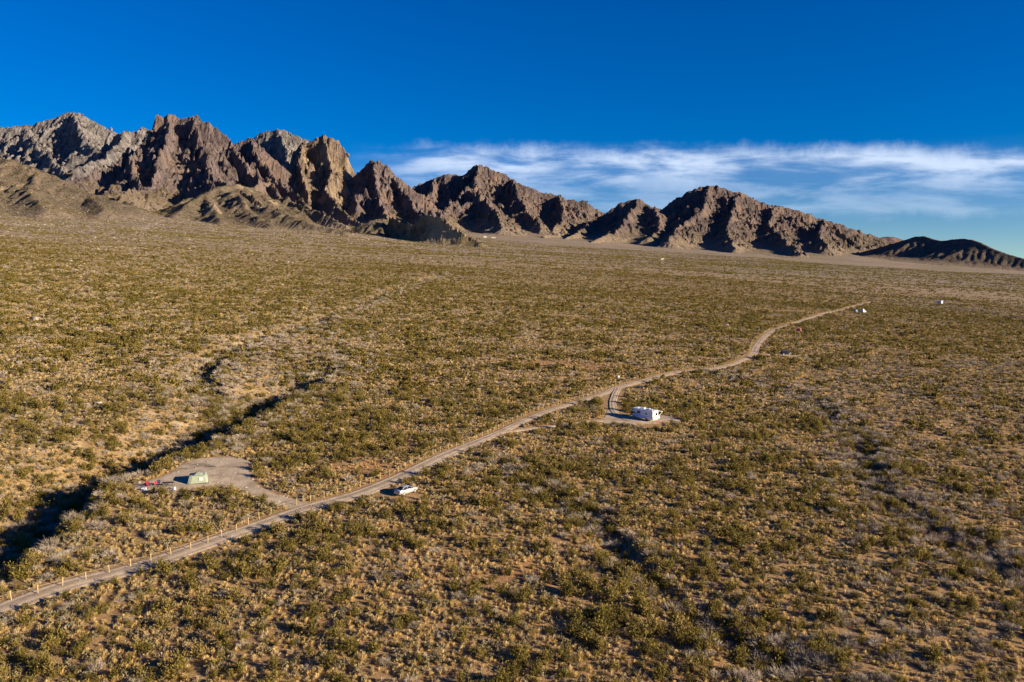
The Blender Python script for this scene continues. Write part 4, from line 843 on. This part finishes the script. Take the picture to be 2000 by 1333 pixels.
def twig_mesh(name, rng, n, R, H, w, mat, spread=1.0, fork=2):
    """thin forking twigs from the base, two crossed slivers would not read: each is a 3-sided spike"""
    V_, F_ = [], []
    az = rng.uniform(0, 2 * math.pi, n); tilt = rng.uniform(.05, 1.15, n) * spread; ln = H * rng.uniform(.7, 1.15, n)
    p0 = np.stack([np.cos(az) * R * .12, np.sin(az) * R * .12, np.zeros(n)], 1)
    d = np.stack([np.cos(az) * np.sin(tilt) * R / H, np.sin(az) * np.sin(tilt) * R / H, np.cos(tilt * .75)], 1)
    segs = [(p0, p0 + d * ln[:, None] * .6, w)]
    for _ in range(fork):
        st = p0 + d * (ln * rng.uniform(.35, .62, n))[:, None]; dd = d + rand_unit(rng, n) * .55; dd[:, 2] = np.abs(dd[:, 2]) * .8
        segs.append((st, st + dd * (ln * rng.uniform(.3, .55, n))[:, None], w * .7))
    for a, b, ww in segs:
        t = b - a; t /= np.linalg.norm(t, axis=1)[:, None]; s1 = np.cross(t, [0.3, .2, 1.0]); s1 /= np.linalg.norm(s1, axis=1)[:, None]; s2 = np.cross(t, s1)
        base = sum(len(q) for q in V_); m = len(a)
        V_.append(np.stack([a + s1 * ww, a - s1 * ww * .5 + s2 * ww * .87, a - s1 * ww * .5 - s2 * ww * .87, b], 1).reshape(-1, 3))
        i = base + np.arange(m)[:, None] * 4
        F_.append(np.concatenate([i + [0, 1, 3], i + [1, 2, 3], i + [2, 0, 3]]))
    me = mesh_np(name, np.vstack(V_), np.vstack(F_), False); me.materials.append(mat); return me
def tuft_mesh(name, rng, n, R, H, w, mat):
    az = rng.uniform(0, 2 * math.pi, n); t = rng.uniform(.1, 1.0, n); L = H * rng.uniform(.6, 1.1, n)
    a = np.stack([np.cos(az) * R * .25 * rng.uniform(0, 1, n), np.sin(az) * R * .25 * rng.uniform(0, 1, n), np.zeros(n)], 1)
    b = a + np.stack([np.cos(az) * np.sin(t) * R, np.sin(az) * np.sin(t) * R, np.cos(t) * L], 1)
    s = np.stack([-np.sin(az + 1), np.cos(az + 1), np.zeros(n)], 1) * w
    v = np.stack([a - s * .6, a + s * .6, b + s * .8, b - s * .8], 1).reshape(-1, 3); me = mesh_np(name, v, np.arange(4 * n).reshape(-1, 4), False); me.materials.append(mat); return me
def stone_mesh(name, rng, mat, sub=1):
    import bmesh
    bm = bmesh.new(); bmesh.ops.create_icosphere(bm, subdivisions=sub, radius=1.0)
    ax = rng.uniform(.7, 1.25, 3) * (1, 1, .7); cut = [(rand_unit(rng, 1)[0], rng.uniform(.55, .9)) for _ in range(7)]
    for v in bm.verts:
        p = np.array(v.co)
        for nn, q in cut:
            e = p @ nn - q
            if e > 0: p = p - nn * e
        v.co = p * ax + rng.normal(0, .03, 3)
    me = bpy.data.meshes.new(name); bm.to_mesh(me); bm.free(); me.materials.append(mat); return me
k = NT('granite_boulder', .9, .15); p = k.coord('Object')
M_STONE = k.color(k.mix(k.math('MULTIPLY', k.noise(p, 2.5, 6), 1.0), k.mix(k.rnd(), (.22, .17, .125), (.34, .28, .215)), (.42, .35, .27)))
rngp = np.random.default_rng(77)
PROTO = {
 'creo': [vase_bush_mesh('creosote_foliage', rngp, int(rngp.integers(22, 34)), 15, rngp.uniform(.75, 1.0), rngp.uniform(.95, 1.3), .085, M_CREO) for _ in range(8)],
 'creo_mid': [bush_mesh('creosote_foliage_mid', rngp, 90, .9, 1.15, .2, 5, M_CREO) for _ in range(6)],
 'creo_far': [bush_mesh('creosote_clump', rngp, 46, 1.9, 1.1, .42, 6, M_CREO) for _ in range(5)],
 'grey': [twig_mesh('grey_shrub_twigs', rngp, 90, 1.0, rngp.uniform(.8, 1.15), .021, M_GREY, 1.0, 4) for _ in range(5)],
 'grey_mid': [twig_mesh('grey_shrub_twigs_mid', rngp, 56, 1.0, 1.0, .046, M_GREY, 1.0, 3) for _ in range(4)],
 'grey_far': [bush_mesh('grey_clump', rngp, 40, 1.6, 1.0, .38, 5, M_GREY) for _ in range(4)],
 'tuft': [tuft_mesh('grass_tuft', rngp, 52, .36, .42, .02, M_STRAW if q_ % 3 else M_DRYMIX) for q_ in range(6)],
 'tuft_mid': [tuft_mesh('grass_tuft_mid', rngp, 26, .62, .48, .055, M_STRAW if q_ % 2 else M_DRYMIX) for q_ in range(6)],
 'tuft_far': [bush_mesh('grass_clump', rngp, 26, 1.5, .5, .36, 6, M_BURSAGE) for _ in range(4)],
 'drab': [bush_mesh('low_scrub', rngp, 120, .5, .5, .085, 4, M_BURSAGE) for _ in range(5)],
 'drab_mid': [bush_mesh('low_scrub_mid', rngp, 36, .55, .5, .17, 4, M_BURSAGE) for _ in range(4)],
 'stone': [stone_mesh('stone', rngp, M_STONE) for _ in range(6)],
}
def instancer(name, kinds, xyz, scl, label, category, seed, flat=None, group=None):
    """ONE stuff object: points that carry plants through geometry nodes"""
    rng = np.random.default_rng(seed); n = len(xyz)
    me = bpy.data.meshes.new(name); me.vertices.add(n); me.vertices.foreach_set('co', np.asarray(xyz, np.float32).ravel())
    a = me.attributes.new('scl', 'FLOAT_VECTOR', 'POINT'); s3 = np.repeat(np.asarray(scl)[:, None], 3, 1) * rng.uniform(.8, 1.2, (n, 3)); a.data.foreach_set('vector', s3.astype(np.float32).ravel())
    a = me.attributes.new('rot', 'FLOAT_VECTOR', 'POINT'); r3 = np.zeros((n, 3)); r3[:, 2] = rng.uniform(0, 6.28, n); r3[:, :2] = rng.normal(0, .06, (n, 2)); a.data.foreach_set('vector', r3.astype(np.float32).ravel())
    c = bpy.data.collections.new(name + '_kinds')
    for m in PROTO[kinds]: c.objects.link(bpy.data.objects.new(m.name, m))
    a = me.attributes.new('pick', 'INT', 'POINT'); a.data.foreach_set('value', rng.integers(0, len(PROTO[kinds]), n).astype(np.int32))
    o = add_obj(name, me, kind='stuff', label=label, category=category)
    g = bpy.data.node_groups.new(name, 'GeometryNodeTree'); g.interface.new_socket('Geometry', in_out='INPUT', socket_type='NodeSocketGeometry'); g.interface.new_socket('Geometry', in_out='OUTPUT', socket_type='NodeSocketGeometry')
    N = g.nodes; gi, go = N.new('NodeGroupInput'), N.new('NodeGroupOutput'); ci = N.new('GeometryNodeCollectionInfo'); ci.inputs['Collection'].default_value = c
    ci.inputs['Separate Children'].default_value = True; ci.inputs['Reset Children'].default_value = True
    mp = N.new('GeometryNodeMeshToPoints'); ip = N.new('GeometryNodeInstanceOnPoints'); ip.inputs['Pick Instance'].default_value = True
    def na(nm, t):
        q = N.new('GeometryNodeInputNamedAttribute'); q.data_type = t; q.inputs['Name'].default_value = nm; return q.outputs['Attribute']
    er = N.new('FunctionNodeEulerToRotation'); L = g.links
    L.new(gi.outputs[0], mp.inputs[0]); L.new(mp.outputs[0], ip.inputs['Points']); L.new(ci.outputs[0], ip.inputs['Instance'])
    L.new(na('pick', 'INT'), ip.inputs['Instance Index']); L.new(na('rot', 'FLOAT_VECTOR'), er.inputs[0]); L.new(er.outputs[0], ip.inputs['Rotation']); L.new(na('scl', 'FLOAT_VECTOR'), ip.inputs['Scale'])
    L.new(ip.outputs[0], go.inputs[0])
    md = o.modifiers.new('plants', 'NODES'); md.node_group = g
    return o
AZ = 39.0
def candidates(rng, r0, r1, dens):
    n = int(math.radians(2 * AZ) / 2 * (r1 * r1 - r0 * r0) * dens); r = np.sqrt(rng.uniform(r0 * r0, r1 * r1, n)); a = np.radians(rng.uniform(-AZ, AZ, n)); return r * np.sin(a), r * np.cos(a)
def lift_z(x, y):
    z = height(x, y)
    for x0, y0, cell, full, *_ in MOUNTAIN_Z:
        i = ((x - x0) / cell); j = ((y - y0) / cell); m = (i > 0) & (j > 0) & (i < full.shape[1] - 2) & (j < full.shape[0] - 2)
        if m.any():
            ii, jj = i[m].astype(int), j[m].astype(int); u, v = i[m] - ii, j[m] - jj
            q = full[jj, ii] * (1 - u) * (1 - v) + full[jj, ii + 1] * u * (1 - v) + full[jj + 1, ii] * (1 - u) * v + full[jj + 1, ii + 1] * u * v
            z[m] = np.maximum(z[m], q)
    return z
def fields(x, y):
    r = np.hypot(x, y); LD = {kk: near_line(x, y, LINE_C[kk], 60) for kk in LINE_C}; cv_ = carve(x, y, LD); wd = worn(x, y); rd = redness(x, y)
    patch = fbm(x / 22, y / 16, 3, 51); big = fbm(x / 130, y / 60, 3, 52)
    wash = np.zeros(x.shape)
    for kk, wv in (('w1', 12), ('w2', 8), ('w3', 6), ('w4', 12), ('sc', 9)): wash = np.maximum(wash, np.exp(-(LD[kk][0] / wv) ** 2))
    bare = np.zeros(x.shape)
    for px, py, ax, ay, s in PATCH: bare = np.maximum(bare, s * np.exp(-(((x - px) / ax) ** 2 + ((y - py) / ay) ** 2) ** 2))
    global GZ
    GZ = np.zeros(x.shape)
    for P in (GREYZONE, GREYLEFT):
        Q = np.array(P); mm = (x > Q[:, 0].min() - 15) & (x < Q[:, 0].max() + 15) & (y > Q[:, 1].min() - 15) & (y < Q[:, 1].max() + 15)
        if mm.any(): GZ[mm] = np.maximum(GZ[mm], 1 - sstep(-6, 12, poly_sdf(x[mm], y[mm], P) + 9 * fbm(x[mm] / 18, y[mm] / 18, 3, 71)))
    return r, cv_, wd, rd, patch, big, wash, bare
def keep_clear(x, y, m):
    for q in (TENT, RV, SUV, REDTENT, BLUETENT, TIPI, DARKTENT, TRAILER):
        m &= np.hypot(x - q[0], (y - q[1]) + 2) > 4.2
    m &= np.hypot(x - SEDAN[0], y - SEDAN[1] + 1.4) > 3.1
    for q in (SUV, REDTENT, BLUETENT, TIPI, TRAILER, RV): m &= ~((np.abs(x - q[0]) < 4) & (y - q[1] > -8) & (y - q[1] < 3))
    for q in (CH1, CH2, CH3, CH4, TABLE, JUG, WHITE, SUVCHAIR): m &= np.hypot(x - q[0], y - q[1]) > 1.2
    q = np.array(SEDAN); m &= ~((np.abs(x - q[0] + 2.5) < 4.5) & (np.abs(y - q[1]) < 2.2))
    return m
rng = np.random.default_rng(2024)
BUSHES = []     # (x, y, scale) of the near ones, to become objects of their own
def scatter_band(r0, r1, lod):
    dens = {0: (.36, .30, 3.6, .6), 1: (.25, .18, 1.05, .24), 2: (.046, .014, .036, 0)}[lod]
    out = {}
    def cand(dn, thin=0.0):                     # the bands thin into each other; grass thins with distance
        x, y = candidates(rng, r0, r1, dn); r = np.hypot(x, y)
        if lod == 0: return x, y
        p = ((1 - sstep(820, 1280, r)) if lod == 1 else sstep(820, 1250, r)) * (1 - thin * sstep(330, 980, r + 60 * noise(x / 60, y / 40, 44))); m = rng.random(len(x)) < p; return x[m], y[m]
    x, y = cand(dens[0]); r, cv_, wd, rd, patch, big, wash, bare = fields(x, y)
    p = np.clip(.50 + .75 * patch + .6 * big, .06, 1) * (1 - .85 * bare) * np.where(cv_ > 3.2, .85, 1) * (1 + .25 * wash) * np.clip(1.1 - .45 * (rd - .4), .4, 1.2) * (1 - .5 * GZ)
    p *= 1 - .78 * sstep(380, 980, r + 260 * big + 120 * patch) * (1 - .85 * sstep(.0, .3, fbm(x / 420, y / 120, 3, 53)))
    m = (rng.random(len(x)) < p) & (wd > .6); m = keep_clear(x, y, m); out['creo'] = (x[m], y[m], np.exp(rng.normal(-.12, .40, m.sum())).clip(.35, 1.9) * np.clip(.9 + .3 * patch[m], .6, 1.25))
    x, y = cand(dens[1]); r, cv_, wd, rd, patch, big, wash, bare = fields(x, y)
    p = np.clip(.07 - .2 * patch + .3 * np.clip(-big, 0, 1) + .5 * wash + .42 * GZ * (.6 + .8 * noise(x / 11, y / 11, 72)), 0, 1) * (1 - .9 * bare)
    m = (rng.random(len(x)) < p) & (wd > 1.1); m = keep_clear(x, y, m); out['grey'] = (x[m], y[m], rng.uniform(.5, 1.25, m.sum()) * (1 + .45 * wash[m]))
    x, y = cand(dens[2], .85); r, cv_, wd, rd, patch, big, wash, bare = fields(x, y)
    p = np.clip(.5 - .35 * patch + .4 * noise(x / 9, y / 9, 66), .05, 1) * (1 - .5 * bare) * np.where(cv_ > 2.5, .8, 1) * (1 - .5 * sstep(330, 980, r + 170 * big + 80 * patch)) * (1 - .4 * GZ)
    m = (rng.random(len(x)) < p) & (wd > .15); m = keep_clear(x, y, m); out['tuft'] = (x[m], y[m], rng.uniform(.55, 1.45, m.sum()))
    if dens[3]:
        x, y = cand(dens[3], .6); r, cv_, wd, rd, patch, big, wash, bare = fields(x, y)
        m = (rng.random(len(x)) < np.clip(.5 - .3 * patch, .1, 1) * (1 - .8 * bare)) & (wd > .5); m = keep_clear(x, y, m); out['drab'] = (x[m], y[m], rng.uniform(.6, 1.5, m.sum()))
    return out
def xyz(t, sink=.03): return np.column_stack([t[0], t[1], lift_z(t[0], t[1]) - sink])
near = scatter_band(62, 230, 0); mid = scatter_band(230, 1280, 1); far = scatter_band(850, 3300, 2)
# taller brush lining the washes
def wash_brush():
    a, b = {'creo': [], 'grey': []}, {'creo': [], 'grey': []}
    for kk, wv, per in (('w1', 9, 1.6), ('sc', 5, 1.9), ('w2', 4, 1.3), ('w3', 3.5, .9), ('w4', 5, .9)):
        L = smooth_line(LINES[kk], 1.0); n = int(len(L) * per); i = rng.integers(0, len(L), n); e = rng.normal(0, wv * .55, (n, 2)); x, y = L[i, 0] + e[:, 0], L[i, 1] + e[:, 1]
        sc_ = rng.uniform(.9, 1.9, n) * (1 if kk in ('w1', 'sc') else .85); ok = (worn(x, y) > 1.2); isg = rng.random(n) < (.3 if kk in ('sc', 'w3') else .45); r = np.hypot(x, y)
        for nm, mm in (('creo', ~isg), ('grey', isg)):
            m = ok & mm & (r < 230) & (r > 62); a[nm].append((x[m], y[m], sc_[m])); m = ok & mm & (r >= 230) & (r < 1000); b[nm].append((x[m], y[m], sc_[m]))
    for d, src in ((near, a), (mid, b)):
        for nm in ('creo', 'grey'): d[nm] = tuple(np.concatenate([d[nm][q]] + [t[q] for t in src[nm]]) for q in range(3))
wash_brush()
# the plants that show largest are objects; their masses beyond are stuff
def split_near(t, n, big=.9):
    x, y, s = t; r = np.hypot(x, y); ok = (np.abs(np.degrees(np.arctan2(x, y))) < 32.3) & (y > 84) & (s > big)
    size = np.where(ok, s / r, -1); idx = np.argsort(-size)[:n]; m = np.ones(len(x), bool); m[idx] = False
    return idx, (x[m], y[m], s[m])
ic, restc = split_near(near['creo'], 290); ig, restg = split_near(near['grey'], 160, .6)
def single(kind, i, t, name, label, category, group, sd, stems):
    x, y, s = t[0][i], t[1][i], t[2][i]; me = PROTO[kind][sd % len(PROTO[kind])]; z = float(height(np.array([x]), np.array([y]))[0])
    o = add_obj(name, me, loc=(x, y, z - .03), rot=(0, 0, (sd * 2.399) % 6.283), label=label, category=category, group=group); o.scale = (s * 1.05, s, s * (.9 + .2 * ((sd * 7) % 10) / 10))
    if stems: add_obj('stem', stems[sd % len(stems)], parent=o)
    return o
STEMS = [twig_mesh('creosote_stems', rngp, 11, .75, .95, .022, M_STEM, .8, 2) for _ in range(3)]
_rd, _sd = near_line(near['creo'][0], near['creo'][1], ROAD_L[::3], 400); _rg, _sg = near_line(near['grey'][0], near['grey'][1], ROAD_L[::3], 400)
def where(x, y, side, d):
    if side < 0: return 'between the fence and the wash'
    ex, ey = np.array([x]), np.array([y])
    if near_line(ex, ey, LINE_C['w2'], 60)[0][0] < 9: return 'along the right-hand wash'
    if near_line(ex, ey, LINE_C['w3'], 60)[0][0] < 7: return 'along the small wash at lower centre'
    if d < 9: return 'at the near edge of the dirt road'
    a = math.degrees(math.atan2(x, y))
    if y < 101: return 'at the bottom left edge' if a < -14 else 'at the bottom edge near the middle' if a < 8 else 'at the bottom right edge'
    return 'in the bottom left foreground' if a < -14 else 'in the bottom centre foreground' if a < 8 else 'in the bottom right foreground'
def size_word(s): return 'large' if s > 1.25 else 'small' if s < 1.02 else 'middling'
for n_, i in enumerate(ic):
    wv = where(near['creo'][0][i], near['creo'][1][i], _sd[i], _rd[i]); sw = size_word(near['creo'][2][i])
    single('creo', i, near['creo'], 'creosote_bush', f'{sw} olive green creosote bush {wv}', 'bush', f'{sw} creosote bushes {wv}', n_, STEMS)
for n_, i in enumerate(ig):
    wv = where(near['grey'][0][i], near['grey'][1][i], _sg[i], _rg[i]); sw = size_word(near['grey'][2][i])
    single('grey', i, near['grey'], 'grey_shrub', f'{sw} leafless grey shrub {wv}', 'shrub', f'{sw} grey shrubs {wv}', n_, None)
instancer('creosote_scrub', 'creo', xyz(restc), restc[2], 'olive green creosote scrub around the camp road', 'scrub', 1)
instancer('grey_brush', 'grey', xyz(restg), restg[2], 'leafless grey brush along the near washes', 'brush', 2)
instancer('dry_grass', 'tuft', xyz(near['tuft']), near['tuft'][2], 'straw coloured dry grass tufts between the near bushes', 'grass', 3)
instancer('low_scrub', 'drab', xyz(near['drab']), near['drab'][2], 'drab low scrub between the near bushes', 'scrub', 4)
instancer('creosote_scrub', 'creo_mid', xyz(mid['creo']), mid['creo'][2], 'olive green creosote scrub over the middle of the fan', 'scrub', 5)
instancer('grey_brush', 'grey_mid', xyz(mid['grey']), mid['grey'][2] * 1.1, 'grey brush over the middle of the fan', 'brush', 6)
instancer('dry_grass', 'tuft_mid', xyz(mid['tuft']), mid['tuft'][2], 'straw coloured grass over the middle of the fan', 'grass', 7)
instancer('low_scrub', 'drab_mid', xyz(mid['drab']), mid['drab'][2], 'drab low scrub over the middle of the fan', 'scrub', 8)
instancer('creosote_scrub', 'creo_far', xyz(far['creo']), far['creo'][2], 'dark green scrub clumps on the far fan and foothills', 'scrub', 9)
instancer('grey_brush', 'grey_far', xyz(far['grey']), far['grey'][2], 'grey brush clumps on the far fan', 'brush', 10)
instancer('dry_grass', 'tuft_far', xyz(far['tuft']), far['tuft'][2], 'pale dry grass clumps on the far fan', 'grass', 11)
# scrub and broken rock on the slopes themselves
sx, sy, sz, ss = [], [], [], []; BL = {}
for x0, y0, cell, full, sl, rel, crag, mat in MOUNTAIN_Z[:-1]:
    ny, nx = full.shape; area = nx * ny * cell * cell; n = int(area / 300); fj = rng.uniform(1, ny - 2, n); fi = rng.uniform(1, nx - 2, n); j, i = fj.astype(int), fi.astype(int)
    x, y = x0 + fi * cell, y0 + fj * cell; m = (rel[j, i] > 1) & (sl[j, i] < 1.0) & (rng.random(n) < np.clip(.45 + .9 * fbm(x / 120, y / 120, 3, 91) - .3 * sl[j, i], .04, 1)) & (np.abs(np.degrees(np.arctan2(x, y))) < 37)
    sx.append(x[m]); sy.append(y[m]); ss.append(rng.uniform(.7, 1.7, m.sum()))
    if crag > .5:
        n = int(area / 190); fj = rng.uniform(1, ny - 2, n); fi = rng.uniform(1, nx - 2, n); j, i = fj.astype(int), fi.astype(int); x, y = x0 + fi * cell, y0 + fj * cell
        m = (rel[j, i] > 12) & (sl[j, i] > .62) & (rng.random(n) < np.clip(.35 + 1.0 * fbm(x / 70, y / 70, 3, 92), .03, 1) * crag) & (np.abs(np.degrees(np.arctan2(x, y))) < 37)
        BL.setdefault(mat.name, (mat, []))[1].append((x[m], y[m], full[j[m], i[m]], cell * rng.uniform(.5, 1.0, m.sum()) * np.exp(np.minimum(rng.exponential(.35, m.sum()), .9))))
sx, sy, ss = map(np.concatenate, (sx, sy, ss)); st_ = (sx, sy, ss)
instancer('slope_scrub', 'creo_far', xyz(st_, .1), ss, 'dark scrub dotted over the mountain slopes and foothills', 'scrub', 21)
for nm, (mat, lst) in BL.items():
    ms = []
    for q in range(5):
        me = stone_mesh('crag_block', rngp, mat, 1); co = np.empty(len(me.vertices) * 3, np.float32); me.vertices.foreach_get('co', co); co = co.reshape(-1, 3) * (1, 1, 1.5); me.vertices.foreach_set('co', co.astype(np.float32).ravel()); attr(me, 'rock', np.ones(len(co))); ms.append(me)
    PROTO[nm] = ms; a = [np.concatenate(q) for q in zip(*lst)]
    instancer('broken_crags', nm, np.column_stack(a[:3]) - (0, 0, 1.5), a[3], 'broken ledges and blocks of ' + nm.replace('_', ' '), 'rocks', 22)
print('slopes', len(sx), {k: sum(len(q[0]) for q in v[1]) for k, v in BL.items()})
# stones: strewn over the left fan, the clearing and the road verges
x, y = candidates(rng, 75, 420, .05); r, cv_, wd, rd, patch, big, wash, bare = fields(x, y)
m = (rng.random(len(x)) < np.clip(.25 + .6 * sstep(-20, -140, x) + .5 * wash, 0, 1) * np.where(wd > 0, 1, .7)) & ~((wd < 0) & (near_line(x, y, ROAD_L[::3], 14)[0] < 2)); m = keep_clear(x, y, m)
t1 = (x[m], y[m], .10 * rng.uniform(.6, 1.3, m.sum()) * np.exp(np.minimum(rng.exponential(.42, m.sum()), 1.3)))
x, y = candidates(rng, 420, 3000, .017); m = rng.random(len(x)) < np.clip(sstep(150, -700, x - .1 * y) * (.45 + .8 * fbm(x / 160, y / 160, 3, 88)), 0, 1)
t2 = (x[m], y[m], .42 * np.exp(np.minimum(rng.exponential(.42, m.sum()), 1.35)) * (1 + .5 * sstep(1200, 2400, y[m])))
Q = np.array(CLEARING); n = 1500; x = rng.uniform(Q[:, 0].min(), Q[:, 0].max(), n); y = rng.uniform(Q[:, 1].min(), Q[:, 1].max(), n); m = in_poly(x, y, CLEARING) & (np.hypot(x - TENT[0], y - TENT[1]) > 3); t3 = (x[m], y[m], .05 * np.exp(np.minimum(rng.exponential(.6, m.sum()), 1.8)))
i_ = rng.integers(0, len(ROAD_L) * 2 // 3, 900); e_ = rng.uniform(1.9, 3.4, 900); tt = np.gradient(ROAD_L, axis=0)[i_]; tt /= np.linalg.norm(tt, axis=1)[:, None]; sg = np.where(rng.random(900) < .75, -1, 1)
t4 = (ROAD_L[i_, 0] + tt[:, 1] * e_ * sg, ROAD_L[i_, 1] - tt[:, 0] * e_ * sg, rng.uniform(.05, .17, 900))
t = tuple(np.concatenate(q) for q in zip(t1, t2, t3, t4))
instancer('stones', 'stone', xyz(t, .02), t[2], 'pale stones strewn over the fan, the clearing and the road verges', 'stones', 12)
print('scatter', {k: len(v[0]) for d in (near, mid, far) for k, v in d.items()}, [len(d[k][0]) for d in (near, mid, far) for k in d], len(t[0]), round(time.time() - T0, 1))
for h_ in HOUSES:
    h_.location.z = float(lift_z(np.array([h_.location.x]), np.array([h_.location.y]))[0])
for nm, p, s_b, lb in (('boulder', B1, 2.3, 'big tan boulder on the left slope'), ('boulder', B2, 1.3, 'smaller tan boulder just right of the big one'), ('boulder', B3, 1.1, 'pale boulder in the scrub left of the wash')):
    b_ = add_obj(nm, stone_mesh('boulder', rngp, M_STONE, 3), loc=on(p, .2 * s_b), rot=(0, 0, p[0]), label=lb, category='boulder'); b_.scale = (s_b * 1.2, s_b * .9, s_b * .62)
def yucca(p, s, label):
    r = np.random.default_rng(int(abs(p[0] * 10))); o = empty('yucca', on(p), 0, label, 'yucca'); m = MB()
    for k in range(46):
        a = r.uniform(0, 6.283); t = r.uniform(.1, 1.35); L = r.uniform(.55, .85); d = Vector((math.cos(a) * math.sin(t), math.sin(a) * math.sin(t), math.cos(t))); sd = d.cross(Vector((0, 0, 1))).normalized() * .03
        b0 = Vector((0, 0, .35)); m.add([b0 - sd, b0 + sd, b0 + d * L * .5 + sd * 1.2, b0 + d * L, b0 + d * L * .5 - sd * 1.2], [(0, 1, 2, 3, 4)])
    m.build('blades', M_YUCCA, o); MB().tube((0, 0, -.1), (0, 0, .4), .12, 8, .09).build('trunk', M_STEM, o); o.scale = (s, s, s)
for q, s, lb in (((-33.5, 144.6), 1.3, 'grey-green yucca behind the fence near the sedan'), ((-19.3, 176.5), 1.2, 'grey-green yucca in scrub between the wash and the fence'), ((-40, 158), 1.1, 'grey-green yucca uphill of the gravel clearing')): yucca(q, s, lb)
print('done', round(time.time() - T0, 1))
